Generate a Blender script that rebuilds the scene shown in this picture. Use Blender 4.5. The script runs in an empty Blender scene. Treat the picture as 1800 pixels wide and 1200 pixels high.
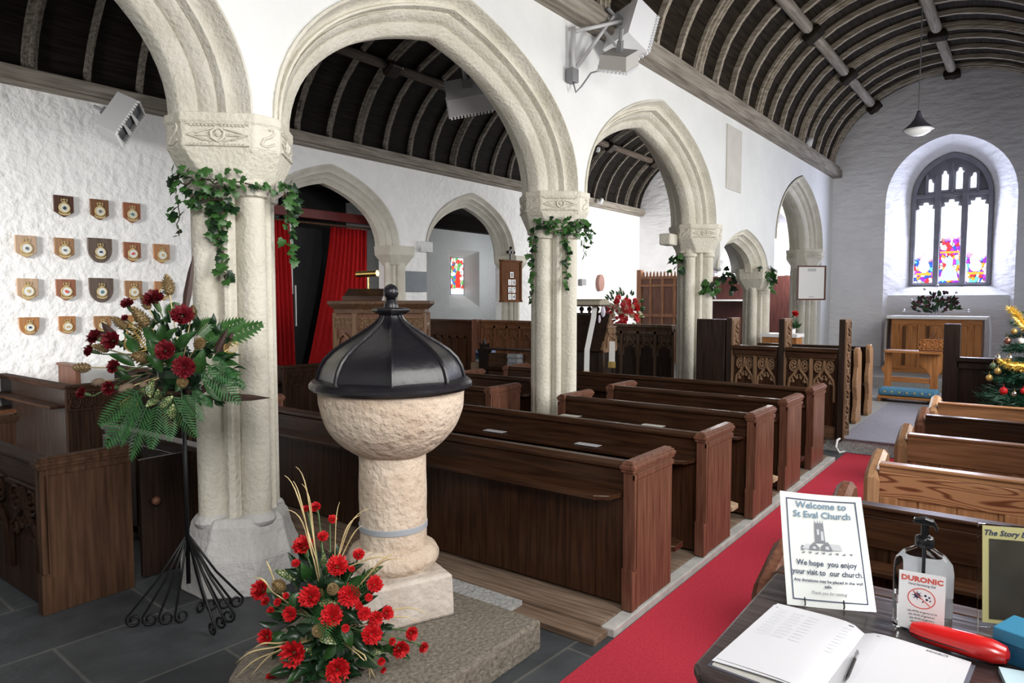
import bpy, bmesh, math, random
from mathutils import Vector, Matrix, Euler, noise
random.seed(7)
SC = bpy.context.scene
COL = SC.collection
R = math.radians
PI = math.pi
# ---------------------------------------------------------------- camera
cam_d = bpy.data.cameras.new('camera'); cam = bpy.data.objects.new('camera', cam_d); COL.objects.link(cam)
cam.location = (0, 0, 1.65); cam.rotation_euler = (R(90 - 3.43), 0, R(37.02 - 90))
cam_d.sensor_width = 36; cam_d.lens = 36 * 1220 / 1800; cam_d.clip_start = .02
SC.camera = cam
# ---------------------------------------------------------------- world, exposure
W = bpy.data.worlds.new('world'); SC.world = W; W.use_nodes = True
W.node_tree.nodes['Background'].inputs[0].default_value = (.75, .85, 1, 1)
W.node_tree.nodes['Background'].inputs[1].default_value = .6
vs = SC.view_settings; vs.view_transform = 'Standard'; vs.look = 'None'; vs.gamma = 1; vs.use_curve_mapping = False
vs.exposure = 0.12
# ---------------------------------------------------------------- daylight through the windows, plus added fill lamps
def area(name, loc, rot, sx, sy, power, col=(1, 1, 1), spread=180):
    d = bpy.data.lights.new(name, 'AREA'); d.shape = 'RECTANGLE'; d.size = sx; d.size_y = sy; d.energy = power; d.color = col
    d.spread = R(spread)
    o = bpy.data.objects.new(name, d); COL.objects.link(o); o.location = loc; o.rotation_euler = rot
    return o
SOUTH = [(-.7, 1.7), (2.6, 1.7), (6.6, 1.7), (10.4, 1.7)]      # windows of the south aisle: centre x, width
SP = [150, 105, 140, 90]
for (x, w), p in zip(SOUTH, SP):
    area('daylight_south', (x, -.72, 3.2 if x < 0 else 2.6), (R(66 if x < 0 else 74), 0, 0), w - .1, 1.1 if x < 0 else 2.0, p, (1, .98, .945), 165)
area('daylight_east', (15.99, 1.385, 2.9), (0, R(86), 0), 1.9, 1.2, 105, (.74, .78, 1), 175)
area('daylight_chancel', (18.3, 6.2, 2.9), (0, R(72), 0), 2.0, 1.8, 190, (.97, .98, 1))
area('daylight_chancel_south', (16.9, 4.06, 2.9), (R(70), 0, 0), 1.6, 1.7, 320, (1, .98, .95))
area('fill_transept', (15.0, 10.2, 2.5), (R(84), 0, R(48)), .6, 1.0, 20, (.95, .98, 1))  # added lamp, not at any window, brightens the transept wall and splay
area('daylight_vestry', (6.4, 11.5, 2.3), (0, R(-90), 0), .6, .8, 1.2, (.95, .98, 1))
area('fill_north_wall', (-2.8, 6.7, 2.4), (R(77), 0, R(-64)), 1.0, 1.6, 115, (1, .985, .96), 78)  # added fill lamp, no known window, brightens the nave north wall

# ---------------------------------------------------------------- materials
def M(name, col, rough=.6, metal=0, col2=None, scale=5, stretch=(1, 1, 1), detail=5, bump=0, bscale=None, bstretch=None, coat=0, spec=.5, lo=.3, hi=.7, emit=0, alpha=1, trans=0, ior=1.45):
    m = bpy.data.materials.new(name); m.use_nodes = True
    nt = m.node_tree; N = nt.nodes; L = nt.links; b = N['Principled BSDF']
    b.inputs['Base Color'].default_value = (*col, 1); b.inputs['Roughness'].default_value = rough
    b.inputs['Metallic'].default_value = metal; b.inputs['Coat Weight'].default_value = coat; b.inputs['Coat Roughness'].default_value = .15
    b.inputs['Specular IOR Level'].default_value = spec; b.inputs['IOR'].default_value = ior
    b.inputs['Transmission Weight'].default_value = trans; b.inputs['Alpha'].default_value = alpha
    if emit:
        b.inputs['Emission Color'].default_value = (*col, 1); b.inputs['Emission Strength'].default_value = emit
    tc = N.new('ShaderNodeTexCoord')
    if col2:
        mp = N.new('ShaderNodeMapping'); mp.inputs['Scale'].default_value = stretch; L.new(tc.outputs['Object'], mp.inputs['Vector'])
        nz = N.new('ShaderNodeTexNoise'); nz.inputs['Scale'].default_value = scale; nz.inputs['Detail'].default_value = detail; L.new(mp.outputs[0], nz.inputs['Vector'])
        cr = N.new('ShaderNodeValToRGB'); cr.color_ramp.elements[0].position = lo; cr.color_ramp.elements[1].position = hi
        cr.color_ramp.elements[0].color = (*col, 1); cr.color_ramp.elements[1].color = (*col2, 1)
        L.new(nz.outputs['Fac'], cr.inputs['Fac']); L.new(cr.outputs['Color'], b.inputs['Base Color'])
    if bump:
        mp2 = N.new('ShaderNodeMapping'); mp2.inputs['Scale'].default_value = bstretch or (1, 1, 1); L.new(tc.outputs['Object'], mp2.inputs['Vector'])
        n2 = N.new('ShaderNodeTexNoise'); n2.inputs['Scale'].default_value = bscale or scale; n2.inputs['Detail'].default_value = 6; L.new(mp2.outputs[0], n2.inputs['Vector'])
        bp = N.new('ShaderNodeBump'); bp.inputs['Distance'].default_value = bump; bp.inputs['Strength'].default_value = 1; L.new(n2.outputs['Fac'], bp.inputs['Height']); L.new(bp.outputs[0], b.inputs['Normal'])
    return m
def wood(name, a, b_, axis, rough=.4, coat=.25, sc=3.2, bump=.002):
    st = [14, 14, 14]; st['xyz'.index(axis)] = .9
    return M(name, a, rough, col2=b_, scale=sc, stretch=st, bump=bump, bscale=sc, bstretch=st, coat=coat * .6, lo=.32, hi=.68, spec=.22 if coat else .1)
m_wash = M('whitewash', (.66, .67, .665), .85, col2=(.72, .73, .725), scale=2, bump=.012, bscale=9)
m_rough = M('rough_whitewash', (.84, .84, .84), .85, col2=(.90, .90, .89), scale=3, bump=.032, bscale=9.5)
m_rubble = M('rubble_whitewash', (.74, .74, .76), .85, col2=(.82, .82, .84), scale=2, bump=.05, bscale=3.5, bstretch=(1, 1, 2.6))
m_patch = M('bare_plaster', (.50, .48, .44), .9, col2=(.56, .54, .5), scale=6)
m_stone = M('cream_limestone', (.56, .53, .44), .85, col2=(.69, .66, .58), scale=4, bump=.012, bscale=38)
m_stoneg = M('grey_cream_limestone', (.52, .49, .42), .85, col2=(.64, .615, .55), scale=4, bump=.012, bscale=38)
m_granite = M('font_granite', (.47, .365, .275), .85, col2=(.62, .53, .435), scale=4.5, bump=.02, bscale=26, detail=8)
m_gran2 = M('worn_font_stone', (.38, .31, .26), .85, col2=(.58, .53, .48), scale=6, bump=.015, bscale=20)
m_slab = M('speckled_step_stone', (.10, .086, .068), .9, col2=(.225, .198, .162), scale=55, bump=.01, bscale=60)
m_slabg = M('speckled_grey_stone', (.22, .22, .22), .9, col2=(.42, .42, .41), scale=60, bump=.01, bscale=60)
m_lime = M('mortar', (.3, .32, .35), .9)
D1, D2 = (.018, .0070, .0032), (.052, .0215, .0095)
m_dx = wood('dark_oak_x', D1, D2, 'x'); m_dy = wood('dark_oak_y', D1, D2, 'y'); m_dz = wood('dark_oak_z', D1, D2, 'z')
B1, B2 = (.080, .030, .018), (.165, .074, .046)
m_bz = wood('red_brown_oak_z', B1, B2, 'z', .42); m_by = wood('red_brown_oak_y', (.07, .03, .014), (.14, .06, .03), 'y', .4); m_bx = wood('red_brown_oak_x', B1, B2, 'x', .42)
m_blk = wood('blackened_oak', (.012, .007, .005), (.03, .017, .012), 'z', .45)
m_mz = wood('matt_dark_oak_z', (.014, .0065, .004), (.036, .018, .011), 'z', .75, 0); m_my = wood('matt_dark_oak_y', (.018, .008, .005), (.045, .022, .013), 'y', .7, 0)
m_cz = wood('carved_oak', (.10, .055, .028), (.22, .13, .075), 'z', .55, .1); m_cy = wood('carved_oak_y', (.06, .03, .016), (.13, .07, .04), 'y', .5, .1)
m_pz = wood('orange_pine_z', (.30, .115, .035), (.50, .22, .08), 'z', .4); m_py = wood('orange_pine_y', (.30, .115, .035), (.50, .22, .08), 'y', .4)
m_tan = wood('pale_worn_wood', (.30, .20, .12), (.48, .36, .25), 'y', .6, 0)
m_rib = wood('weathered_rib_oak', (.20, .165, .125), (.42, .375, .31), 'y', .8, 0, 2.2, .006)
m_beamx = wood('weathered_beam_oak', (.17, .145, .12), (.34, .31, .265), 'x', .8, 0, 2.2, .006)
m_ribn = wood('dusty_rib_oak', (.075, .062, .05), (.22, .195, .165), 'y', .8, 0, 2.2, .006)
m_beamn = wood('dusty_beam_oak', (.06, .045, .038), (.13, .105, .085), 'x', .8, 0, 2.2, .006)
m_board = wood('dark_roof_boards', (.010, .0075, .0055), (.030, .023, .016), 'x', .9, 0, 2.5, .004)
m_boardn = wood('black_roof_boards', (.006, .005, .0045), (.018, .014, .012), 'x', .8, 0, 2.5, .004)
m_black = M('black_paint', (.009, .008, .011), .36, spec=.35, coat=.22, bump=.003, bscale=25)
m_iron = M('black_iron', (.012, .012, .013), .45, metal=.6)
m_gloss = M('black_plastic', (.008, .008, .009), .2)
m_carpet = M('red_carpet', (.37, .025, .045), .95, col2=(.48, .042, .065), scale=90, bump=.004, bscale=220, spec=.1)
m_curt = M('red_curtain', (.33, .006, .008), .8, col2=(.48, .012, .014), scale=12, stretch=(6, 6, .6), spec=.2)
m_beamr = M('dark_red_paint', (.13, .018, .016), .5)
m_grey = M('grey_enamel', (.52, .52, .53), .45); m_greyl = M('light_grey_enamel', (.72, .73, .75), .35); m_greyd = M('grey_steel', (.22, .22, .23), .5, metal=.3)
m_white = M('white_enamel', (.85, .85, .84), .4); m_paper = M('white_paper', (.50, .50, .53), .7); m_cream = M('cream_paper', (.80, .79, .74), .6)
m_ink = M('navy_ink', (.03, .045, .09), .6); m_inkg = M('grey_ink', (.14, .15, .17), .6); m_redink = M('red_ink', (.62, .10, .08), .6)
m_gold = M('gold_paint', (.70, .48, .16), .35, metal=.6); m_brass = M('brass', (.62, .42, .14), .25, metal=1); m_chrome = M('steel', (.7, .7, .72), .25, metal=1)
m_slate = M('grey_slate', (.135, .155, .175), .6, col2=(.17, .19, .21), scale=8)
m_greydust = M('grey_step_carpet', (.16, .155, .19), .6, col2=(.22, .215, .25), scale=30)
m_leaf = M('glossy_leaf', (.010, .040, .009), .35, col2=(.028, .085, .018), scale=9); m_leafd = M('dark_leaf', (.005, .018, .007), .35, col2=(.011, .036, .012), scale=9)
m_ivy = M('ivy_leaf', (.018, .070, .014), .4, col2=(.05, .135, .03), scale=7); m_fern = M('fern_green', (.014, .065, .018), .55, col2=(.032, .12, .03), scale=10)
m_var = M('variegated_leaf', (.03, .075, .025), .4, col2=(.45, .44, .2), scale=14, lo=.5, hi=.62)
m_stem = M('green_stem', (.10, .17, .07), .6); m_twig = M('brown_twig', (.06, .035, .02), .8); m_pod = M('dark_seed_pod', (.055, .03, .026), .55)
m_red = M('red_petal', (.38, .003, .007), .6, col2=(.62, .010, .014), scale=30); m_dred = M('dark_red_petal', (.09, .0015, .006), .6, col2=(.18, .004, .011), scale=30)
m_cone = M('gilded_cone', (.06, .035, .018), .5, metal=.3, col2=(.42, .30, .14), scale=16); m_straw = M('gilded_grass', (.42, .31, .13), .5, metal=.2, col2=(.66, .54, .3), scale=9)
m_tea = M('teasel_brown', (.16, .11, .075), .9, col2=(.28, .2, .14), scale=40)
def glassy(name, col, rough=.03, ior=1.45):
    return M(name, col, rough, trans=1, ior=ior)
# slate flag floor
m_floor = M('slate_flags', (.05, .055, .06), .55, bump=.01, bscale=7)
nt = m_floor.node_tree; N = nt.nodes; L = nt.links; b = N['Principled BSDF']
tc = N.new('ShaderNodeTexCoord'); mp = N.new('ShaderNodeMapping'); mp.inputs['Rotation'].default_value = (0, 0, R(3)); L.new(tc.outputs['Object'], mp.inputs['Vector'])
br = N.new('ShaderNodeTexBrick'); br.inputs['Scale'].default_value = 1; br.inputs['Brick Width'].default_value = 1.05; br.inputs['Row Height'].default_value = .62; br.inputs['Mortar Size'].default_value = .008
br.inputs['Color1'].default_value = (.050, .055, .062, 1); br.inputs['Color2'].default_value = (.085, .092, .10, 1); br.inputs['Mortar'].default_value = (.14, .14, .135, 1)
nz = N.new('ShaderNodeTexNoise'); nz.inputs['Scale'].default_value = 5; nz.inputs['Detail'].default_value = 8
mx = N.new('ShaderNodeMix'); mx.data_type = 'RGBA'; mx.blend_type = 'MULTIPLY'; mx.inputs[0].default_value = .7
L.new(mp.outputs[0], br.inputs['Vector']); L.new(tc.outputs['Object'], nz.inputs['Vector']); L.new(br.outputs['Color'], mx.inputs[6]); L.new(nz.outputs['Fac'], mx.inputs[7]); L.new(mx.outputs[2], b.inputs['Base Color'])
# pine with bold flame grain
def flame(name):
    m = M(name, (.4, .2, .1), .4, coat=.25)
    nt = m.node_tree; N = nt.nodes; L = nt.links; b = N['Principled BSDF']
    tc = N.new('ShaderNodeTexCoord'); mp = N.new('ShaderNodeMapping'); mp.inputs['Scale'].default_value = (1.2, .8, 6); L.new(tc.outputs['Object'], mp.inputs['Vector'])
    nz = N.new('ShaderNodeTexNoise'); nz.inputs['Scale'].default_value = 1.6; nz.inputs['Detail'].default_value = 1; L.new(mp.outputs[0], nz.inputs['Vector'])
    mu = N.new('ShaderNodeMath'); mu.operation = 'MULTIPLY'; mu.inputs[1].default_value = 95; L.new(nz.outputs['Fac'], mu.inputs[0])
    si = N.new('ShaderNodeMath'); si.operation = 'SINE'; L.new(mu.outputs[0], si.inputs[0])
    cr = N.new('ShaderNodeValToRGB'); cr.color_ramp.elements[0].color = (.36, .175, .085, 1); cr.color_ramp.elements[1].color = (.13, .038, .016, 1); cr.color_ramp.elements[0].position = .3; cr.color_ramp.elements[1].position = .98
    L.new(si.outputs[0], cr.inputs['Fac']); L.new(cr.outputs['Color'], b.inputs['Base Color'])
    return m
m_flame = flame('flame_grained_pine')

# ---------------------------------------------------------------- mesh helpers
class MB:
    def __init__(s): s.v = []; s.f = []
    def add(s, vs, fs, T=None):
        k = len(s.v)
        s.v += [tuple(T @ Vector(p)) if T is not None else tuple(p) for p in vs]
        s.f += [tuple(i + k for i in f) for f in fs]; return s
    def box(s, x0, x1, y0, y1, z0, z1, T=None):
        return s.add([(x0, y0, z0), (x1, y0, z0), (x1, y1, z0), (x0, y1, z0), (x0, y0, z1), (x1, y0, z1), (x1, y1, z1), (x0, y1, z1)],
              [(0, 3, 2, 1), (4, 5, 6, 7), (0, 1, 5, 4), (1, 2, 6, 5), (2, 3, 7, 6), (3, 0, 4, 7)], T)
    def prism(s, poly, axis, a, b, T=None):
        mk = {'x': lambda p, t: (t, p[0], p[1]), 'y': lambda p, t: (p[0], t, p[1]), 'z': lambda p, t: (p[0], p[1], t)}[axis]
        n = len(poly)
        return s.add([mk(p, a) for p in poly] + [mk(p, b) for p in poly], [tuple(range(n)), tuple(range(2 * n - 1, n - 1, -1))] + [(i, (i + 1) % n, n + (i + 1) % n, n + i) for i in range(n)], T)
    def loft(s, rings, closed=True, caps=True, T=None):
        n = len(rings[0]); vs = [p for r in rings for p in r]; fs = []
        for i in range(len(rings) - 1):
            for j in range(n if closed else n - 1):
                fs.append((i * n + j, i * n + (j + 1) % n, (i + 1) * n + (j + 1) % n, (i + 1) * n + j))
        if caps and closed: fs += [tuple(range(n)), tuple(range((len(rings) - 1) * n, len(rings) * n))]
        return s.add(vs, fs, T)
    def lathe(s, prof, n=24, c=(0, 0, 0), ph=0, T=None, sq=None):
        return s.loft([[(c[0] + r * math.cos(ph + 2 * PI * j / n), c[1] + r * math.sin(ph + 2 * PI * j / n), c[2] + z) for j in range(n)] for r, z in prof], T=T)
    def tube(s, pts, r, n=8, T=None):
        pts = [Vector(p) for p in pts]; rings = []
        rs = r if isinstance(r, (list, tuple)) else [r] * len(pts)
        t0 = (pts[1] - pts[0]).normalized(); u = t0.orthogonal().normalized()
        for i, p in enumerate(pts):
            t = (pts[min(i + 1, len(pts) - 1)] - pts[max(i - 1, 0)])
            t = t.normalized() if t.length > 1e-9 else t0
            u = (u - t * u.dot(t)); u = u.normalized() if u.length > 1e-6 else t.orthogonal().normalized(); w = t.cross(u)
            rings.append([tuple(p + (u * math.cos(2 * PI * j / n) + w * math.sin(2 * PI * j / n)) * rs[i]) for j in range(n)])
        return s.loft(rings, T=T)
    def ball(s, c, r, n=12, sc=(1, 1, 1), T=None):
        k = max(4, n // 2); return s.loft([[(c[0] + sc[0] * r * math.sin(PI * (i + .02) / (k + .04)) * math.cos(2 * PI * j / n), c[1] + sc[1] * r * math.sin(PI * (i + .02) / (k + .04)) * math.sin(2 * PI * j / n), c[2] - sc[2] * r * math.cos(PI * (i + .02) / (k + .04))) for j in range(n)] for i in range(k + 1)], T=T)
    def data(s, name, mat, smooth=False, recalc=True):
        me = bpy.data.meshes.new(name); me.from_pydata(s.v, [], s.f)
        if recalc:
            bm = bmesh.new(); bm.from_mesh(me); bmesh.ops.recalc_face_normals(bm, faces=bm.faces); bm.to_mesh(me); bm.free()
        if mat: me.materials.append(mat)
        if smooth:
            me.polygons.foreach_set('use_smooth', [True] * len(me.polygons))
            if smooth != 'all' and hasattr(me, 'set_sharp_from_angle'): me.set_sharp_from_angle(angle=R(38))
        return me
    def build(s, name, mat, parent=None, smooth=False, bevel=0, loc=None, rot=None):
        o = bpy.data.objects.new(name, s.data(name, mat, smooth)); COL.objects.link(o)
        if parent: o.parent = parent
        if loc: o.location = loc
        if rot: o.rotation_euler = rot
        if bevel:
            md = o.modifiers.new('bevel', 'BEVEL'); md.width = bevel; md.segments = 2; md.limit_method = 'ANGLE'; md.angle_limit = R(40)
        return o
def inst(name, me, parent=None, loc=(0, 0, 0), rot=None, scale=None, M4=None):
    o = bpy.data.objects.new(name, me); COL.objects.link(o)
    if parent: o.parent = parent
    if M4 is not None: o.matrix_local = M4
    else:
        o.location = loc
        if rot: o.rotation_euler = rot
        if scale: o.scale = scale if isinstance(scale, (tuple, list)) else (scale,) * 3
    return o
def tag(o, label, cat, group=None, kind=None):
    o['label'] = label; o['category'] = cat
    if group: o['group'] = group
    if kind: o['kind'] = kind
    return o
def thing(name, label, cat, loc=(0, 0, 0), rz=0, group=None, rot=None):
    o = bpy.data.objects.new(name, None); COL.objects.link(o); o.empty_display_size = .05
    o.location = loc; o.rotation_euler = rot or (0, 0, rz)
    return tag(o, label, cat, group)
def struct(o, label=None, cat=None):
    o['kind'] = 'structure'
    if label: o['label'] = label
    if cat: o['category'] = cat
    return o
def copy_tree(o, parent=None):
    c = o.copy(); COL.objects.link(c)
    if parent: c.parent = parent
    for ch in o.children: copy_tree(ch, c)
    return c
def aim(d, up=Vector((0, 0, 1)), roll=0):      # matrix turning +Z to direction d
    return Vector(d).normalized().to_track_quat('Z', 'Y').to_matrix().to_4x4() @ Matrix.Rotation(roll, 4, 'Z')
def text(s, size, mat, parent, loc, rot=(0, 0, 0), name='lettering', align='CENTER', bold=0, sx=1, depth=.0004, shear=0):
    cu = bpy.data.curves.new('t', 'FONT'); cu.body = s; cu.size = size; cu.align_x = align; cu.extrude = depth; cu.offset = bold; cu.resolution_u = 2; cu.shear = shear
    o = bpy.data.objects.new('t', cu); COL.objects.link(o)
    dg = bpy.context.evaluated_depsgraph_get(); me = bpy.data.meshes.new_from_object(o.evaluated_get(dg)); bpy.data.objects.remove(o)
    me.materials.clear(); me.materials.append(mat)
    t = inst(name, me, parent, loc, rot, (sx, 1, 1)); return t
# ================================================================ the setting
def half(a, h, n=14, p=.42, q=.90, k=.60):
    out = []
    for i in range(n + 1):
        t = i / n; u = 1 - t
        x = u**3 * -a + 3 * u * u * t * -a + 3 * u * t * t * (-p * a); z = 3 * u * u * t * k * h + 3 * u * t * t * q * h + t**3 * h
        out.append((x, z))
    return out
def arch_pts(a, h, n=14, **kw):
    l = half(a, h, n, **kw); return l + [(-x, z) for x, z in reversed(l[:-1])]
def arch_wall(mb, pts, ztop, f0, f1, axis='x'):
    mp = (lambda s, d, z: (s, d, z)) if axis == 'x' else (lambda s, d, z: (d, s, z))
    for (s0, z0), (s1, z1) in zip(pts[:-1], pts[1:]):
        if s1 - s0 > 1e-6:
            for d in (f0, f1): mb.add([mp(s0, d, z0), mp(s1, d, z1), mp(s1, d, ztop), mp(s0, d, ztop)], [(0, 1, 2, 3)])
            mb.add([mp(s0, f0, ztop), mp(s1, f0, ztop), mp(s1, f1, ztop), mp(s0, f1, ztop)], [(0, 1, 2, 3)])
        mb.add([mp(s0, f0, z0), mp(s1, f0, z1), mp(s1, f1, z1), mp(s0, f1, z0)], [(0, 1, 2, 3)])
YS, YN, YC = 3.42, 4.02, 3.72      # arcade wall faces and centre line
PX = [-1.1, 2.265, 5.60, 9.06]       # pillar centres
XE = 15.5
fl = MB(); fl.box(-3.2, 19.5, -1.6, 13.2, -.12, 0); struct(fl.build('floor', m_floor), 'dark slate flagstone floor of the church', 'floor')

# arcade wall and its four arches
def offs(c, lst, z0): return [(c + x, z0 + z) for x, z in lst]
ZS = 2.64; AO, HO, AI, HI = 1.605, 1.24, 1.27, .97
pts = [(-3.1, ZS)]
cs = [(PX[i] + PX[i + 1]) / 2 for i in range(3)]
as_ = [(PX[i + 1] - PX[i]) / 2 - .06 for i in range(3)]
for c, a in zip(cs, as_): pts += offs(c, arch_pts(a, HO), ZS)
A3 = 13.18
pts += [(9.18, ZS), (9.18, 2.08)] + offs(10.24, arch_pts(1.06, .6), 2.08) + [(11.62, 2.10), (11.62, ZS)] + offs(A3, arch_pts(1.55, 1.24), ZS) + [(14.73, 0), (15.5, 0)]
wa = MB(); arch_wall(wa, pts, 4.5, YS, YN); struct(wa.build('wall_arcade', m_wash), 'white plastered arcade wall between nave and aisle', 'wall')
PROF = [(1.0, -.30), (.99, -.315), (.93, -.32), (.89, -.295), (.84, -.245), (.77, -.215), (.70, -.205), (.67, -.225), (.62, -.225), (.59, -.195), (.575, -.165), (.54, -.16), (.525, -.18), (.50, -.175), (.36, -.125), (.345, -.095), (.315, -.105), (.29, -.11), (.03, -.065), (0.0, -.045)]
PROF = PROF + [(s, -y) for s, y in reversed(PROF)]
def arch(name, label, c, ai, hi, ao, ho, zs, y0, prof, mat, yscale=1, n=20):
    A = arch_pts(ai, hi, n); B = arch_pts(ao, ho, n)
    mb = MB(); rings = []
    for (xa, za), (xb, zb) in zip(A, B):
        rings.append([(c + xa + (xb - xa) * s, y0 + y * yscale, zs + za + (zb - za) * s) for s, y in prof])
    mb.loft(rings, closed=False, caps=False)
    o = mb.build(name, mat, smooth=True); return tag(o, label, 'arch')
arch('stone_arch', 'moulded limestone arch at far left, springing left from the nearest pillar', cs[0], as_[0] - .285, HI, as_[0], HO, ZS, YC, PROF, m_stoneg)
arch('stone_arch', 'moulded limestone arch framed above the font, between the two nearest pillars', cs[1], as_[1] - .285, HI, as_[1], HO, ZS, YC, PROF, m_stone)
arch('stone_arch', 'pointed limestone arch in front of the arch beside the east wall, below the heater', cs[2], as_[2] - .285, HI, as_[2], HO, ZS, YC, PROF, m_stone)
arch('stone_arch', 'narrow looking limestone arch next to the white east wall', A3, 1.25, .98, 1.53, 1.22, ZS, YC, PROF, m_stone)
# bare plaster strip below the wall plate (a former beam seat)
pb = MB(); pb.box(9.34, 9.92, 3.405, 3.425, 3.16, 4.02); struct(pb.build('trim_1', m_patch), 'grey unpainted plaster strip under the wall plate', 'wall patch')

# nave north wall with two arches
N0, N1 = 9.3, 9.85
n1c, n1a, n1h = 7.42, 1.5, 1.27; n2c, n2a, n2h = 11.02, 1.42, 1.24
pts = [(-3.1, 0), (n1c - n1a, 0), (n1c - n1a, 2.6)] + offs(n1c, arch_pts(n1a, n1h), 2.6) + [(n1c + n1a, 0), (n2c - n2a, 0), (n2c - n2a, 2.6)] + offs(n2c, arch_pts(n2a, n2h), 2.6) + [(n2c + n2a, 0), (19.2, 0)]
wn = MB(); arch_wall(wn, pts, 4.4, N0, N1); struct(wn.build('wall_north', m_rough), 'lumpy whitewashed north wall of the nave', 'wall')
PN = [(1, -.285), (.9, -.29), (.72, -.23), (.62, -.22), (.56, -.225), (.5, -.17), (.36, -.14), (.3, -.145), (.22, -.10), (.0, -.06)]; PN = PN + [(s, -y) for s, y in reversed(PN)]
arch('stone_arch', 'limestone arch in the far north wall, opening onto red curtains', n1c, 1.22, .98, 1.5, 1.27, 2.6, 9.575, PN, m_stoneg)
arch('stone_arch', 'limestone arch in the far north wall, showing a small stained window', n2c, 1.14, .96, 1.42, 1.24, 2.6, 9.575, PN, m_stoneg)
# chambers beyond the north arches
wt = MB(); wt.box(5.2, 10.2, 12.6, 12.8, 0, 4); wt.box(5.0, 5.2, 9.85, 12.8, 0, 4); wt.box(10.0, 10.2, 9.85, 12.6, 0, 4)
struct(wt.build('wall_vestry', m_rough), 'wall of the dim chamber behind the curtains', 'wall')
wt = MB(); wt.box(15.2, 15.4, 9.85, 12.3, 0, 4)
arch_wall(wt, [(10.2, 0), (13.25, 0)], 4, 12.0, 12.2); arch_wall(wt, [(14.45, 0), (15.2, 0)], 4, 12.0, 12.2); wt.box(13.25, 14.45, 12.0, 12.2, 2.95, 4); wt.box(13.25, 14.45, 12.0, 12.2, 0, 1.45)
rA = [(13.25, 12.0, 1.45), (14.45, 12.0, 1.45), (14.45, 12.0, 2.95), (13.25, 12.0, 2.95)]; rB = [(13.74, 12.42, 1.78), (14.30, 12.42, 1.78), (14.30, 12.42, 2.78), (13.74, 12.42, 2.78)]
wt.loft([rA, rB], caps=False); struct(wt.build('wall_transept', m_wash), 'grey lit white wall of the transept behind the arch', 'wall')
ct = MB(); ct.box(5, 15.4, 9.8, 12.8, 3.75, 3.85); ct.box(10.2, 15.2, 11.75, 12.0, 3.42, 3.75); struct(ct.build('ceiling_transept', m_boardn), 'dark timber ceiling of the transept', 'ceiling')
# other walls of the shell
we = MB(); we.box(18.5, 18.8, 3.4, 9.9, 0, 6.4); struct(we.build('wall_chancel', m_rubble), 'white rubble east wall of the chancel', 'wall')
ws = MB(); ws.box(16.3, 18.6, 3.42, 3.72, 0, 4.4); struct(ws.build('wall_chancel_south', m_wash), 'white side wall of the chancel', 'wall')
ww = MB(); ww.box(-3.3, -3.0, -1.3, 6.1, 0, 6.6); ww.box(-3.3, -3.0, 7.3, 13.0, 0, 6.6); ww.box(-3.3, -3.0, 6.1, 7.3, 0, 1.5); ww.box(-3.3, -3.0, 6.1, 7.3, 3.3, 6.6); struct(ww.build('wall_west', m_wash), 'white west wall behind the viewer', 'wall')  # opening in the west wall added to go with the west fill lamp
wso = MB(); xs = -3.1
for x, w in SOUTH:
    wso.box(xs, x - w / 2, -1.25, -.68, 0, 4.5); wso.box(x - w / 2, x + w / 2, -1.25, -.68, 0, 1.5); wso.box(x - w / 2, x + w / 2, -1.25, -.68, 3.8, 4.5); xs = x + w / 2
wso.box(xs, 16.4, -1.25, -.68, 0, 4.5); struct(wso.build('wall_south', m_wash), 'white south wall of the aisle with its windows', 'wall')
for i, (x, w) in enumerate(SOUTH):
    f = MB()
    for k in range(4): f.box(x - w / 2 + k * (w - .08) / 3, x - w / 2 + .08 + k * (w - .08) / 3, -1.1, -.98, 1.5, 3.8)
    f.box(x - w / 2, x + w / 2, -1.1, -.98, 3.2, 3.28); struct(f.build('window_%d' % (i + 2), m_stoneg), 'stone mullioned south aisle window', 'window')

# east wall of the aisle with the splayed window recess
WY = 1.385
ro = [(-1.06, 0)] + [(x, z + 2.35) for x, z in arch_pts(1.06, 1.2, 12, p=.5, q=.95)] + [(1.06, 0)]
ri = [(-.67, .74)] + [(x, z + 2.43) for x, z in arch_pts(.67, .86, 12, p=.5, q=.95)] + [(.67, .74)]
pts = [(-1.25, 0), (WY - 1.06, 0), (WY - 1.06, 1.2)] + [(WY + x, 1.2 + z) for x, z in ro] + [(WY + 1.06, 0), (3.42, 0)]
we = MB(); arch_wall(we, pts, 6.5, XE, XE + .8, 'y')
we.loft([[(XE, WY + y, 1.2 + z) for y, z in ro], [(XE + .55, WY + y, 1.2 + z) for y, z in ri]], closed=False, caps=False)
we.box(XE + .1, XE + .5, WY - 1.06, WY + 1.06, 0, 1.74); we.add([(XE + .1, WY - 1.06, 1.74), (XE + .1, WY + 1.06, 1.74), (XE + .56, WY + .67, 1.94), (XE + .56, WY - .67, 1.94)], [(0, 1, 2, 3)])
struct(we.build('wall_east', m_rubble), 'whitewashed rubble east wall around the big stained window', 'wall')
m_wst = M('window_stone', (.20, .20, .24), .8, col2=(.28, .28, .33), scale=6)
wf = MB(); wf.prism([(WY + y, 1.2 + z) for y, z in ri], 'x', XE + .58, XE + .70)
for y in (WY - .225, WY + .225): wf.prism([(y - .05, 0 + 1.94), (y + .05, 1.94), (y + .05, 4.1), (y - .05, 4.1)], 'x', XE + .48, XE + .58)
win = struct(wf.build('window_1', m_wst, bevel=.01), 'pointed three light stained glass window over the altar', 'window')
bars = MB(); o0 = ri; o1 = [(y * .9, .74 + (z - .74) * .965) for y, z in ri]
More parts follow.
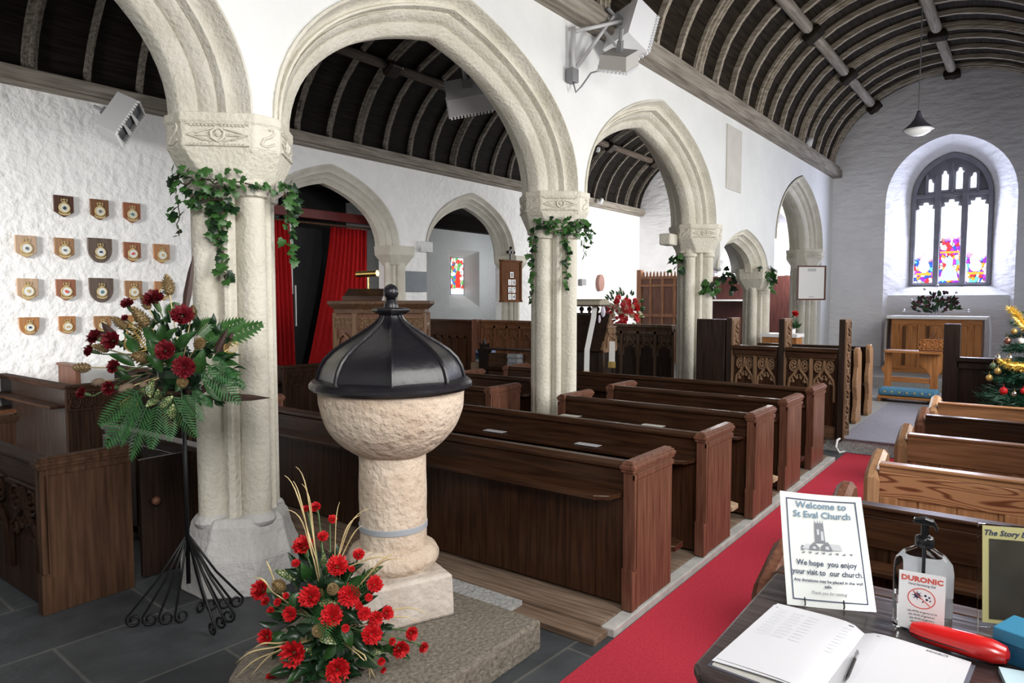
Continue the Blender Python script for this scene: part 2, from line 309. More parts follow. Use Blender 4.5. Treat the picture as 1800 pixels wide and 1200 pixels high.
bars.loft([[(XE + .50, WY + y, 1.2 + z) for y, z in o0], [(XE + .50, WY + y, 1.2 + z + (.03 if i in (0, len(o1) - 1) else 0)) for i, (y, z) in enumerate(o1)], [(XE + .58, WY + y, 1.2 + z) for y, z in o1]], closed=False, caps=False)
bars.box(XE + .5, XE + .58, WY - .66, WY + .66, 1.93, 1.97); bars.box(XE + .5, XE + .58, WY - .62, WY + .62, 3.66, 3.73)
for y in (WY, WY - .42, WY + .42): bars.box(XE + .5, XE + .58, y - .025, y + .025, 3.7, 4.3 if y == WY else 4.12)
bars.build('window_frame', m_wst, win, bevel=.008)
def stained(name, white_above, soft, strength, cols, seed, cell=11, blob=True, axis='y', zc=0, wst=None):
    m = bpy.data.materials.new(name); m.use_nodes = True; nt = m.node_tree; N = nt.nodes; L = nt.links; b = N['Principled BSDF']
    tc = N.new('ShaderNodeTexCoord'); sp = N.new('ShaderNodeSeparateXYZ'); L.new(tc.outputs['Object'], sp.inputs[0])
    vo = N.new('ShaderNodeTexVoronoi'); vo.inputs['Scale'].default_value = cell
    mp = N.new('ShaderNodeMapping'); mp.inputs['Location'].default_value = (seed, seed * 1.7, seed * .3); mp.inputs['Scale'].default_value = (1, 1.5, 1.0) ; L.new(tc.outputs['Object'], mp.inputs[0]); L.new(mp.outputs[0], vo.inputs['Vector'])
    s2 = N.new('ShaderNodeSeparateColor'); L.new(vo.outputs['Color'], s2.inputs[0])
    cr = N.new('ShaderNodeValToRGB'); cr.color_ramp.interpolation = 'CONSTANT'
    e = cr.color_ramp.elements
    while len(e) > 1: e.remove(e[-1])
    e[0].position = 0; e[0].color = (*cols[0], 1)
    for i, cc in enumerate(cols[1:]): k = e.new((i + 1) / len(cols)); k.color = (*cc, 1)
    L.new(s2.outputs[0], cr.inputs['Fac'])
    # leading lines
    vd = N.new('ShaderNodeTexVoronoi'); vd.feature = 'DISTANCE_TO_EDGE'; vd.inputs['Scale'].default_value = cell; L.new(mp.outputs[0], vd.inputs['Vector'])
    gt = N.new('ShaderNodeMath'); gt.operation = 'GREATER_THAN'; gt.inputs[1].default_value = .035; L.new(vd.outputs['Distance'], gt.inputs[0])
    mr = N.new('ShaderNodeMapRange'); mr.inputs['From Min'].default_value = white_above - soft; mr.inputs['From Max'].default_value = white_above + soft
    nz = N.new('ShaderNodeTexNoise'); nz.inputs['Scale'].default_value = 5; L.new(tc.outputs['Object'], nz.inputs['Vector'])
    ad = N.new('ShaderNodeMath'); ad.operation = 'MULTIPLY_ADD'; ad.inputs[1].default_value = .5; L.new(nz.outputs['Fac'], ad.inputs[0]); L.new(sp.outputs['Z'], ad.inputs[2]); L.new(ad.outputs[0], mr.inputs['Value'])
    mx = N.new('ShaderNodeMix'); mx.data_type = 'RGBA'; mx.inputs[7].default_value = (.86, .93, 1, 1); L.new(mr.outputs[0], mx.inputs[0]); L.new(cr.outputs[0], mx.inputs[6])
    mm = N.new('ShaderNodeMath'); mm.operation = 'MAXIMUM'; L.new(gt.outputs[0], mm.inputs[0]); L.new(mr.outputs[0], mm.inputs[1])
    st = N.new('ShaderNodeMath'); st.operation = 'MULTIPLY'; st.inputs[1].default_value = strength; L.new(mm.outputs[0], st.inputs[0])
    b.inputs['Base Color'].default_value = (.02, .02, .02, 1); b.inputs['Roughness'].default_value = .3
    L.new(mx.outputs[2], b.inputs['Emission Color']); L.new(st.outputs[0], b.inputs['Emission Strength'])
    return m
cols = [(.30, .02, .55), (.80, .04, .06), (.75, .85, 1), (.03, .12, .75), (1, .38, .03), (.15, .75, .80), (.85, .9, 1), (.45, .05, .7), (.95, .75, .7)]
g_side = stained('stained_glass_side', 2.75, .09, 1.7, cols, 3.1, 13); g_mid = stained('stained_glass_middle', 3.15, .12, 1.7, cols, 7.7, 12)
g_top = stained('stained_glass_head', 1.0, .2, 1.7, cols, 5.2, 12)
def cusp(y, w, z0, z1):
    return [(y - w, z0), (y + w, z0), (y + w, z1 - .14), (y + w * .62, z1 - .12), (y + w * .72, z1 - .05), (y + w * .30, z1 - .055), (y + w * .22, z1), (y - w * .22, z1), (y - w * .30, z1 - .055), (y - w * .72, z1 - .05), (y - w * .62, z1 - .12), (y - w, z1 - .14)]
def sharp_cusp(y, w, z0, z1): return [(y - w, z0), (y + w, z0), (y + w, z1 - .08), (y + w * .5, z1 - .055), (y + w * .3, z1), (y - w * .3, z1), (y - w * .5, z1 - .055), (y - w, z1 - .08)]
WX = XE + .57
m_medal = M('white_glass', (.9, .93, 1), .3, emit=1.6); m_amber = M('amber_glass', (1, .42, .05), .3, emit=1.1); m_blueg = M('pale_blue_glass', (.45, .72, 1), .3, emit=1.3)
for k, dy in enumerate((.43, 0, -.43)):
    g = MB(); g.prism(cusp(WY + dy, .165, 1.99, 3.60 if k != 0 else 3.57), 'x', WX - .015, WX + .005)
    pane = g.build('pane', g_mid if k == 1 else g_side, win)
    if k != 1:                                           # round medallion with a small disc over it and an amber base
        q = MB(); q.prism([(WY + dy + .10 * math.cos(a * PI / 10), 2.30 + .105 * math.sin(a * PI / 10)) for a in range(20)], 'x', WX - .022, WX - .016)
        q.prism([(WY + dy + .065 * math.cos(a * PI / 8), 2.45 + .055 * math.sin(a * PI / 8)) for a in range(16)], 'x', WX - .022, WX - .016); q.build('medallion', m_medal, pane)
        q = MB(); q.box(WX - .022, WX - .016, WY + dy - .13, WY + dy + .13, 2.14, 2.185); q.build('medallion', m_amber, pane)
    else:
        q = MB(); q.prism([(WY - .15, 2.03), (WY + .15, 2.03), (WY + .12, 2.2), (WY + .05, 2.32), (WY + .06, 2.45), (WY, 2.52), (WY - .06, 2.45), (WY - .05, 2.32), (WY - .12, 2.2)], 'x', WX - .022, WX - .016); q.build('medallion', m_blueg, pane)
        q = MB(); q.box(WX - .022, WX - .016, WY - .16, WY + .16, 2.56, 2.60); q.build('medallion', m_amber, pane)
for y, w, z0, z1 in ((WY + .37, .058, 3.78, 4.02), (WY + .125, .058, 3.80, 4.16), (WY - .125, .064, 3.80, 4.20), (WY - .36, .062, 3.80, 4.08)):
    g = MB(); g.prism(sharp_cusp(y, w, z0, z1), 'x', WX - .015, WX + .005); g.build('pane', g_top, win)
# chancel window, transept light, vestry light
m_day = M('daylit_glass', (.95, .98, 1), .3, emit=3.0)
g = MB(); g.prism([(5.1 + .95 + y, 2.0 + z) for y, z in [(-.95, 0)] + [(x, z + 1.4) for x, z in arch_pts(.95, .8)] + [(.95, 0)]], 'x', 18.44, 18.52); w8 = struct(g.build('window_8', m_wst), 'bright chancel window glimpsed through the last arch', 'window')
g = MB(); 
for k in range(3): g.box(18.42, 18.435, 5.15 + k * .62, 5.67 + k * .62, 2.05, 3.6)
g.build('pane', m_day, w8)
g = MB(); g.box(13.70, 14.34, 12.42, 12.5, 1.74, 2.82); w9 = struct(g.build('window_9', m_wst), 'small stained transept window seen through the arch', 'window')
g_small = stained('stained_glass_small', 9, .1, 1.5, [(.9, .95, 1), (.75, .05, .03), (.9, .95, 1), (.1, .4, .12), (.95, .93, .85), (.05, .15, .5), (.9, .95, 1), (.8, .08, .04), (.35, .5, .2)], 2.3, 12)
g = MB(); g.box(13.78, 14.26, 12.405, 12.42, 1.95, 2.76); g.build('pane', g_small, w9)
g = MB(); g.box(13.78, 14.26, 12.405, 12.42, 1.80, 1.95); g.build('clear_pane', M('clear_lit_glass', (.9, .97, 1), .3, emit=1.4), w9)
g = MB(); g.prism([(13.94, 1.97), (14.12, 1.97), (14.10, 2.3), (14.06, 2.42), (14.0, 2.42), (13.96, 2.3)], 'y', 12.395, 12.404); g.build('red_figure', M('red_glass', (.85, .04, .02), .3, emit=.9), w9)

g = MB(); g.box(8.78, 9.12, 12.56, 12.6, 2.1, 2.62); w10 = struct(g.build('window_10', m_wst), 'tiny bright window deep in the chamber behind the curtains', 'window')
g = MB(); g.box(8.83, 9.07, 12.545, 12.56, 2.15, 2.57); g.build('pane', m_day, w10)
# ---------------------------------------------------------------- wagon roofs
def vault(yc, half_w, z0, rise, off=0, n=22, t0=0, t1=PI):
    return [(yc + (half_w - off) * math.cos(t0 + (t1 - t0) * i / n), z0 + (rise - off) * math.sin(t0 + (t1 - t0) * i / n)) for i in range(n + 1)]
def roof(name, label, x0, x1, yc, hw, z0, rise, mb_, mr, mbeam, main0, step, nplain, purl, platez, t0=0, t1=PI):
    c = MB(); a = vault(yc, hw, z0, rise, 0, 26, 0, PI); b_ = vault(yc, hw, z0, rise, -.06, 26, 0, PI)
    c.loft([[(x0, y, z) for y, z in a], [(x1, y, z) for y, z in a]], closed=False, caps=False)
    c.loft([[(x0, y, z) for y, z in b_], [(x1, y, z) for y, z in b_]], closed=False, caps=False)
    root = struct(c.build(name, mb_), label, 'ceiling')
    sp = step / (nplain + 1); k = math.ceil((x0 - main0) / sp)
    while main0 + k * sp < x1 - .05:
        x = main0 + k * sp; main = k % (nplain + 1) == 0; r = MB(); rng = random.Random(k * 31 + int(yc))
        prof = [(-.078, 0), (-.078, .04), (-.05, .045), (-.046, .075), (-.022, .08), (-.016, .10), (.016, .10), (.022, .08), (.046, .075), (.05, .045), (.078, .04), (.078, 0)] if main else [(-.034, 0), (-.030, .068), (.030, .068), (.034, 0)]
        rings = []
        for i in range(23):
            t = t0 + (t1 - t0) * i / 22; dx = .012 * math.sin(i * .9 + k) + rng.uniform(-.004, .004); dd = rng.uniform(-.004, .004)
            rings.append([(x + u + dx, yc + (hw - d - dd) * math.cos(t), z0 + (rise - d - dd) * math.sin(t)) for u, d in prof])
        r.loft(rings, closed=True); r.build('main_rib' if main else 'rib', mr, root); 
        if main:
            for t in purl:
                q = MB(); q.box(-.13, .13, -.13, .13, -.02, .1); o = q.build('roof_boss', m_blk if mr == m_ribn else m_board, root, bevel=.03)
                o.location = (x, yc + (hw - .12) * math.cos(t), z0 + (rise - .12) * math.sin(t)); o.rotation_euler = (-(PI / 2 - math.atan2(math.sin(t) / rise, math.cos(t) / hw)) + PI, 0, 0)
        k += 1
    for j, t in enumerate(purl):
        p = MB(); cy, cz = yc + (hw - .10) * math.cos(t), z0 + (rise - .10) * math.sin(t)
        kk = math.ceil((x0 - main0) / step) - 1
        while main0 + kk * step < x1:
            xa, xb = max(x0, main0 + kk * step + .14), min(x1, main0 + (kk + 1) * step - .14)
            if xb > xa + .2: p.tube([(xa, cy, cz), (xa + .06, cy, cz), (xb - .06, cy, cz), (xb, cy, cz)], [.062, .078, .078, .062], 10)
            kk += 1
        p.build('ridge_beam' if abs(t - PI / 2) < .05 else 'purlin', mbeam, root, smooth=True)
    return root
T_P = math.acos(1.36 / 2.05)
ca = roof('ceiling', 'dark boarded wagon roof with pale ribs over the aisle', -3.0, XE, 1.37, 2.05, 4.22, 1.68, m_board, m_rib, m_beamx, 1.30, 2.3, 3, (T_P, PI / 2, PI - T_P), 4.1)
T_N = math.acos(1.84 / 2.64)
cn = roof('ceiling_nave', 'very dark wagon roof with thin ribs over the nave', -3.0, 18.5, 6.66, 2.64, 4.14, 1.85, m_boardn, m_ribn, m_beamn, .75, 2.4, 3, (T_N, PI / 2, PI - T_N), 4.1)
p = MB(); p.box(-3, XE, 3.25, 3.43, 4.13, 4.29); p.box(-3, XE, 3.29, 3.43, 4.29, 4.36); p.build('wall_plate', m_beamx, ca, bevel=.012)
p = MB(); p.box(-3, XE, -.72, -.5, 4.13, 4.33); p.build('wall_plate', m_beamx, ca, bevel=.012)
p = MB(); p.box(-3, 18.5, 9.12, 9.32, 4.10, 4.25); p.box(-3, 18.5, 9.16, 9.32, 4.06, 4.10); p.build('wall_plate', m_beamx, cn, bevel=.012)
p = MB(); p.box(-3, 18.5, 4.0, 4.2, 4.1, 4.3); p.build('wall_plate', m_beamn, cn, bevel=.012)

# ---------------------------------------------------------------- pillars
def outline(k=1.0):
    o = []
    for q in range(4):
        a = q * PI / 2; ca_, sa = math.cos(a), math.sin(a)
        loc = [(.178 + .073 * math.cos(f * PI / 180), .073 * math.sin(f * PI / 180)) for f in (-100, -75, -50, -25, 0, 25, 50, 75, 100)]
        for r, d in ((.150, 28), (.168, 30), (.172, 33), (.190, 36), (.205, 42), (.205, 48), (.190, 54), (.172, 57), (.168, 60), (.150, 62)): loc.append((r * math.cos(R(d)), r * math.sin(R(d))))
        o += [(k * (x * ca_ - y * sa), k * (x * sa + y * ca_)) for x, y in loc]
    return o
def octo(w, ch, z): return [(x, y, z) for x, y in ((-w, -w + ch), (-w + ch, -w), (w - ch, -w), (w, -w + ch), (w, w - ch), (w - ch, w), (-w + ch, w), (-w, w - ch))]
sc_ = MB(); sc_.tube([(-.04, 0, 0), (-.02, 0, .04), (.02, 0, .06), (.045, 0, .09), (.03, 0, .115), (.01, 0, .1)], .010, 6); sc_.tube([(-.04, 0, 0), (.0, 0, -.005), (.045, 0, .02)], .009, 6)
SCROLL = sc_.data('carved_scroll', m_stone, True)
def carving_mb(w):
    mb = MB(); r = .008
    for sx in (-1, 1):
        for k in range(3): mb.tube([(sx * (.03 + .02 * k), 0, .02 + .05 * k), (sx * w * .95, 0, .075 + .0 * k)], r, 5); mb.tube([(sx * (.03 + .02 * k), 0, .13 - .05 * k), (sx * w * .95, 0, .075)], r, 5)
        for k in range(7): mb.ball((sx * (w * .12 + w * .12 * k), 0, .155), .009, 6); mb.ball((sx * (w * .12 + w * .12 * k), 0, .0), .009, 6)
        mb.tube([(0, 0, .02), (sx * .03, -.004, .05), (sx * .035, -.004, .10), (sx * .012, 0, .13)], .010, 5)
    mb.ball((0, 0, .09), .02, 8, (1, .5, 1.6)); mb.tube([(-w, 0, .168), (w, 0, .168)], .008, 5); mb.tube([(-w, 0, -.012), (w, 0, -.012)], .008, 5)
    return mb
CARV = carving_mb(.16).data('carving', m_stone, True)
def pillar(x, y, label, base=True, mat=None, mat_low=None, ztop=2.64):
    mat = mat or m_stone
    t = thing('stone_pillar', label, 'pillar', (x, y, 0)); dz = ztop - 2.64
    sh = MB(); sh.loft([[(px, py, z) for px, py in outline()] for z in (.34, 1.1, 1.7, 2.32 + dz)]); sh.build('shaft', mat, t, smooth=True)
    cp = MB(); cp.loft([octo(.23, .12, 2.27 + dz), octo(.24, .13, 2.31 + dz), octo(.335, .255, 2.455 + dz), octo(.342, .262, 2.47 + dz), octo(.342, .262, 2.585 + dz), octo(.352, .27, 2.60 + dz), octo(.352, .27, 2.645 + dz)]); cap = cp.build('capital', mat, t, bevel=.008)
    for a in range(4): inst('carving', CARV, cap, (.302 * math.sin(a * PI / 2 - PI / 4), -.302 * math.cos(a * PI / 2 - PI / 4), 2.478 + dz), (0, 0, a * PI / 2 - PI / 4), (1, 1, .62))
    for a in range(4): inst('carved_scroll', SCROLL, cap, (.343 * math.sin(a * PI / 2), -.343 * math.cos(a * PI / 2), 2.485 + dz), (0, 0, a * PI / 2), (1, 1, .85))
    nr = MB()
    for a in range(4):
        cx, cy = .178 * math.cos(a * PI / 2), .178 * math.sin(a * PI / 2)
        nr.lathe([(.074, 2.215), (.092, 2.225), (.098, 2.245), (.092, 2.265), (.074, 2.28)], 16, (cx, cy, dz))
    nr.build('neck_ring', mat, t, smooth=True)
    if base:
        b = MB(); b.loft([octo(.315, .2, 0), octo(.315, .2, .2), octo(.305, .19, .215), octo(.265, .15, .31), octo(.25, .14, .38), octo(.22, .12, .42)]); b.build('base', mat_low or mat, t, bevel=.01)
        rr = MB()
        for a in range(4):
            cx, cy = .178 * math.cos(a * PI / 2), .178 * math.sin(a * PI / 2)
            rr.lathe([(.07, .36), (.09, .37), (.102, .395), (.092, .42), (.073, .435)], 16, (cx, cy, 0))
        rr.build('base_roll', mat_low or mat, t, smooth=True)
    return t
m_stonew = M('whitened_limestone', (.47, .46, .45), .85, col2=(.60, .59, .585), scale=4, bump=.012, bscale=30)
pillar(PX[1], YC, 'nearest fluted stone pillar, with red flower display against it', mat_low=m_stonew)
pillar(PX[2], YC, 'ivy draped stone pillar behind the long pews, second from the left')
pillar(PX[3], YC, 'distant stone pillar with a small ivy bunch on its shaft')
pillar(PX[0], YC, 'stone pillar behind the viewer')
pillar(14.66, YC, 'half pillar against the east wall behind the framed white notice')
def small_col(name, label, x, y, ztop, s):
    t = thing(name, label, 'column', (x, y, 0))
    sh = MB(); sh.loft([[(px * s, py * s, z) for px, py in outline()] for z in (.12, .8, ztop - .3)]); sh.build('shaft', m_stone, t, smooth=True)
    cp = MB(); cp.loft([octo(.2 * s, .08 * s, ztop - .34), octo(.22 * s, .08 * s, ztop - .3), octo(.32 * s, .11 * s, ztop - .16), octo(.33 * s, .11 * s, ztop)]); cp.build('capital', m_stone, t, bevel=.008)
    b = MB(); b.loft([octo(.33 * s, .1 * s, 0), octo(.33 * s, .1 * s, .1), octo(.22 * s, .08 * s, .22)]); b.build('base', m_stone, t)
small_col('stone_column', 'small stone column holding the low arch behind the carved screen', 11.36, 3.62, 2.14, .86)
small_col('respond_column', 'clustered stone half column left of the slate plaque', 8.92, 9.42, 2.62, .95)
small_col('respond_column', 'clustered stone half column behind the hymn board', 12.44, 9.42, 2.62, .95)
arc_low = [(s, y * .8) for s, y in PN]
arch('stone_arch', 'low rounded stone arch between small column and distant pillar', 10.24, .82, .42, 1.1, .62, 2.08, 3.66, arc_low, m_stone)
ib = MB(); ib.box(9.42, 9.75, 9.24, 9.4, 2.55, 2.75); struct(ib.build('trim_2', m_wash, bevel=.015), 'white impost block at the arch edge', 'wall trim')
bk = MB(); bk.box(8.52, 8.76, 3.84, 4.0, 2.37, 2.52); tag(bk.build('stone_corbel', m_stone, bevel=.02), 'square stone block sticking out from the distant pillar capital', 'corbel')
# ================================================================ floors and platforms
def boxo(name, mat, b, parent=None, bevel=0, smooth=False):
    mb = MB(); mb.box(*b); return mb.build(name, mat, parent, bevel=bevel)
struct(boxo('floor_pew_platform', wood('worn_floor_boards', (.10, .065, .045), (.22, .16, .12), 'y', .7, 0), (2.93, 7.6, 1.66, 5.4, 0, .05), bevel=.004), 'worn wooden boards under the pews left of the red carpet', 'floor')
struct(boxo('trim_3', M('grey_kerb', (.30, .29, .28), .8, col2=(.42, .41, .39), scale=12), (2.93, 7.6, 1.585, 1.66, 0, .045), bevel=.006), 'grey stone kerb along the red carpet', 'kerb')
struct(boxo('trim_4', wood('step_nosing', (.10, .065, .045), (.2, .14, .10), 'y', .7, 0), (2.80, 2.93, 1.62, 5.4, 0, .035), bevel=.005), 'worn wooden nosing in front of the first pew', 'step edge')
cp = MB(); cp.box(1.0, 8.05, .72, 1.575, 0, .012); tag(cp.build('carpet_runner', m_carpet), 'long red carpet runner down the aisle floor', 'carpet')
struct(boxo('floor_step', m_slabg, (8.14, 15.5, -.68, 3.42, 0, .14)), 'raised stone floor beyond the carved screen', 'floor')
struct(boxo('floor_sanctuary', m_slabg, (13.3, 15.5, -.68, 3.42, .14, .32)), 'stone step before the altar', 'floor')
tag(boxo('carpet_strip', m_greydust, (8.12, 11.4, 1.02, 1.66, .14, .156), bevel=.004), 'purple grey carpet strip on the raised floor past the red runner', 'carpet')
cb = MB(); cb.tube([(8.15, 1.62, .17), (8.03, 1.66, .14), (7.98, 1.66, .07), (8.0, 1.63, .015), (8.1, 1.60, .012)], .012, 8); tag(cb.build('cable', m_white, smooth=True), 'white cable looping over the step edge', 'cable')

# ================================================================ pews left of the carpet
def pew(label, x, y0, y1, z0=.05, top=.82, south=True, north=True, mats=None, shelf=True, knee=True, end_w=.48, group=None):
    mb_, mr, me_ = mats or (m_dz, m_dy, m_bz)
    t = thing('church_pew', label, 'pew', (x, (y0 + y1) / 2, z0), group=group); L = (y1 - y0) / 2; H = top - z0
    b = MB(); n = max(3, int((y1 - y0) / .19)); w = (2 * L - .08) / n
    for i in range(n): b.box(0, .024, -L + .04 + i * w + .002, -L + .04 + (i + 1) * w - .002, .02, H - .05)
    b.box(.006, .03, -L + .04, L - .04, .02, H - .05); b.build('back_panel', mb_, t)
    r = MB(); r.prism([(-.012, H - .20), (-.012, H - .045), (-.026, H - .035), (-.026, H - .018), (-.014, H - .01), (0, H), (.045, H), (.045, H - .20)], 'y', -L + .03, L - .03); r.build('top_rail', mr, t, bevel=.003)
    if shelf:
        s = MB(); s.prism([(-.15, -L + .16), (-.11, -L + .09), (0, -L + .06), (0, L - .06), (-.11, L - .09), (-.15, L - .16)], 'z', H - .185, H - .16); s.build('book_ledge', mr, t, bevel=.004)
    s = MB(); s.box(.06, .42, -L + .05, L - .05, .36, .395); s.build('seat', mr, t, bevel=.005)
    s = MB(); s.box(.10, .13, -L + .06, L - .06, 0, .36); s.build('seat_riser', mb_, t)
    if knee:
        s = MB(); s.prism([(.52, -L + .08), (.55, -L + .02), (.66, -L + .02), (.69, -L + .08), (.69, L - .1), (.52, L - .1)], 'z', .14, .175); s.box(.58, .62, -L + .1, -L + .14, 0, .14); s.box(.58, .62, L - .2, L - .16, 0, .14); s.build('kneeling_board', m_tan if knee == 2 else mr, t, bevel=.004)
    for sg, on in ((-1, south), (1, north)):
        if not on: continue
        e = MB(); ya = sg * L; yb = sg * (L - .055)
        e.box(-.03, end_w - .03, min(ya, yb), max(ya, yb), 0, H - .025)
        end = e.build('bench_end', me_, t, bevel=.004)
        c = MB(); y_a, y_b = min(ya, yb), max(ya, yb)
        c.loft([[(-.045 + d, y_a - .014 + d, z), (end_w - .015 - d, y_a - .014 + d, z), (end_w - .015 - d, y_b + .014 - d, z), (-.045 + d, y_b + .014 - d, z)] for d, z in ((.012, H - .05), (.006, H - .048), (.006, H - .034), (0, H - .032), (0, H - .014), (.008, H - .012), (.008, H), (.020, H + .002), (.020, H + .010))]); c.build('cap_moulding', me_, end, bevel=.0015)
        f = MB()
        for x0, x1 in ((-.03, -.012), (0, .012)): f.box(x0, x1, ya + sg * .012 if sg < 0 else ya, ya if sg < 0 else ya + .012, .22, H - .055)
        f.box(-.03, end_w - .03, ya - .009 if sg < 0 else ya, ya if sg < 0 else ya + .009, H - .085, H - .06); f.build('border_moulding', me_, end)
        f = MB(); f.prism([(-.034, 0), (.03, 0), (.03, .19), (-.004, .20), (-.034, .22)], 'y', ya - .004, yb + .004); f.build('foot_block', me_, end, bevel=.003)
    return t
G = None
pew('front long oak pew directly behind the stone font', 3.17, 1.60, 5.3)
pew('second long oak pew behind the font, with two white slips on its ledge', 4.13, 1.60, 5.3, knee=2)
pew('short oak pew with both ends showing, right of the ivy pillar', 5.07, 1.60, 3.29, knee=2)
pew('oak pew fourth from the front, right of the ivy pillar', 5.95, 1.62, 3.30)
pew('oak pew nearest the carved screen, rearmost of the left block', 6.88, 1.64, 5.3)
pew('oak pew with lit end panel left of the ivy pillar', 5.07, 4.06, 5.3)
pew('oak pew in the shadows left of the ivy pillar, behind the lit end panel', 5.95, 4.16, 5.3)
# old dark pews at the left
TR_D = None
def tracery(w, h, depth=.016, n=1, r=.009):
    mb = MB(); r = r * 1.25
    for i in range(n):
        cx = -w / 2 + w / n * (i + .5); a = w / n / 2 * .96
        for sg in (-1, 1):
            mb.tube([(0, cx + sg * a, 0), (0, cx + sg * a, h * .34), (0, cx + sg * a * .90, h * .50), (0, cx + sg * a * .5, h * .62), (0, cx + sg * a * .12, h * .74), (0, cx, h * .98)], r * 1.3, 6)
            mb.tube([(0, cx + sg * a * .95, h * .40), (0, cx + sg * a * .55, h * .46), (0, cx + sg * a * .62, h * .54)], r, 5); mb.tube([(0, cx + sg * a * .5, h * .60), (0, cx + sg * a * .22, h * .54), (0, cx + sg * a * .1, h * .62)], r, 5)
            for q_ in ((.55, .44, 1.7), (.2, .53, 1.7)): mb.ball((0, cx + sg * a * q_[0], h * q_[1]), r * q_[2], 6, (.7, 1, 1))
            cy_, cz_ = cx + sg * a * .55, h * .82      # leafy roundel
            mb.tube([(0, cy_ + a * .36 * math.cos(k * PI / 5), cz_ + h * .13 * math.sin(k * PI / 5)) for k in range(11)], r * .9, 5)
            for k in range(5): mb.ball((0, cy_ + a * .17 * math.cos(k * 1.257), cz_ + h * .065 * math.sin(k * 1.257)), r * 1.35, 6, (.7, 1, 1))
        mb.tube([(0, cx - a, h), (0, cx + a, h)], r, 5)
    return mb
def scroll_band(w, h, n, r=.008):
    mb = MB()
    for i in range(n):
        cx = -w / 2 + w / n * (i + .5); a = w / n / 2 * .8
        mb.tube([(0, cx + a * math.cos(k * PI / 6), h / 2 + h * .36 * math.sin(k * PI / 6)) for k in range(13)], r, 5)
        mb.tube([(0, cx + a * .5 * math.cos(k * PI / 4), h / 2 + h * .18 * math.sin(k * PI / 4)) for k in range(9)], r * .8, 5); mb.ball((0, cx, h / 2), r * 1.4, 6)
        for sg in (-1, 1): mb.tube([(0, cx + w / n / 2, h * .5 + sg * h * .12), (0, cx + w / n / 2, h * .5 + sg * h * .42)], r, 5)
    mb.tube([(0, -w / 2, 0), (0, w / 2, 0)], r, 5); mb.tube([(0, -w / 2, h), (0, w / 2, h)], r, 5)
    return mb
p = pew('brown oak box pew with plain end panel, nearest at lower left', 1.38, 4.08, 5.9, z0=0, knee=False, mats=(m_mz, m_my, wood('matt_brown_oak_z', (.032, .016, .009), (.075, .038, .022), 'z', .65, 0)), shelf=False, end_w=.46)
for i in range(3):
    o = tracery(.42, .5).build('carved_tracery', m_mz, p); o.location = (-.02, -.66 + i * .48, .16)
# box pew beside the pillar with a door
t = thing('box_pew', 'very dark box pew with a round knob, between end panel and nearest pillar', 'pew', (2.2, 4.6, 0))
b = MB(); b.box(0, .03, -.58, .75, 0, .72); b.build('back_panel', m_blk, t)
b = MB(); b.box(-.03, .05, -.6, .75, .72, .76); b.box(-.02, 0, -.58, .75, .66, .68); b.build('top_rail', m_dy, t, bevel=.005)
b = MB()
for k in range(4): b.box(-.015, .0, -.58 + k * .42, -.5 + k * .42, .05, .66)
b.box(-.015, 0, -.58, .75, .02, .1); b.build('frame', m_dz, t, bevel=.003)
d = MB(); d.box(-.32, -.01, -.47, -.44, .02, .72); door = d.build('pew_door', m_blk, t, bevel=.004)
d = MB(); d.ball((-.25, -.505, .47), .026, 12); d.tube([(-.25, -.47, .47), (-.25, -.49, .47)], .01, 8); d.build('door_knob', m_bz, door, smooth=True)
# north block: benches with a carved band at the end of their fronts
for i, (x, lab) in enumerate(((2.74, 'dark bench with carved band seen left of the red flower display'), (5.16, 'dark bench with carved band seen just left of the font cover'), (3.95, 'dark oak bench half hidden behind the flower display'))):
    t = thing('carved_bench', lab, 'bench', (x, 8.0, 0))
    b = MB(); b.box(0, .04, -.55, 1.28, 0, .78); b.build('back_panel', m_blk, t)  # back coloured near black to stand for the shade on it
    b = MB(); b.box(-.03, .55, -.60, -.55, 0, .80); end = b.build('bench_end', m_mz, t, bevel=.004)
    b = MB(); b.box(-.05, .57, -.62, -.53, .80, .83); b.build('end_cap', m_my, end, bevel=.004)
    b = MB(); b.box(-.03, .06, -.53, 1.28, .78, .825); b.build('top_rail', m_my, t, bevel=.005)
    b = MB(); b.box(-.14, 0, -.5, 1.2, .60, .63); b.build('book_ledge', m_my, t, bevel=.005)
    o = scroll_band(.54, .18, 5).build('carved_band', m_my, end); o.location = (.26, -.606, .58); o.rotation_euler = (0, 0, R(90))
    for k in range(4): b = MB(); b.box(-.03 + k * .18, .01 + k * .18, -.615, -.60, .05, .56); b.build('muntin', m_mz, end)
    b = MB(); b.box(.1, .45, -.55, 1.2, .40, .43); b.build('seat', m_my, t)
for i, (x, lab) in enumerate(((2.35, 'brown pew end against the north wall at far left'), (3.35, 'brown pew end against the north wall behind the flower display'))):
    t = thing('wall_bench', lab, 'bench', (x, 9.1, 0)); b = MB(); b.box(-.03, .03, -.3, .18, 0, .88); b.build('panel', m_bz, t, bevel=.006)
    b = MB(); b.box(-.05, .05, -.32, .18, .88, .91); b.build('cap', m_bz, t, bevel=.006); b = MB(); b.box(.03, .45, -.28, .18, .42, .46); b.build('seat', m_by, t)

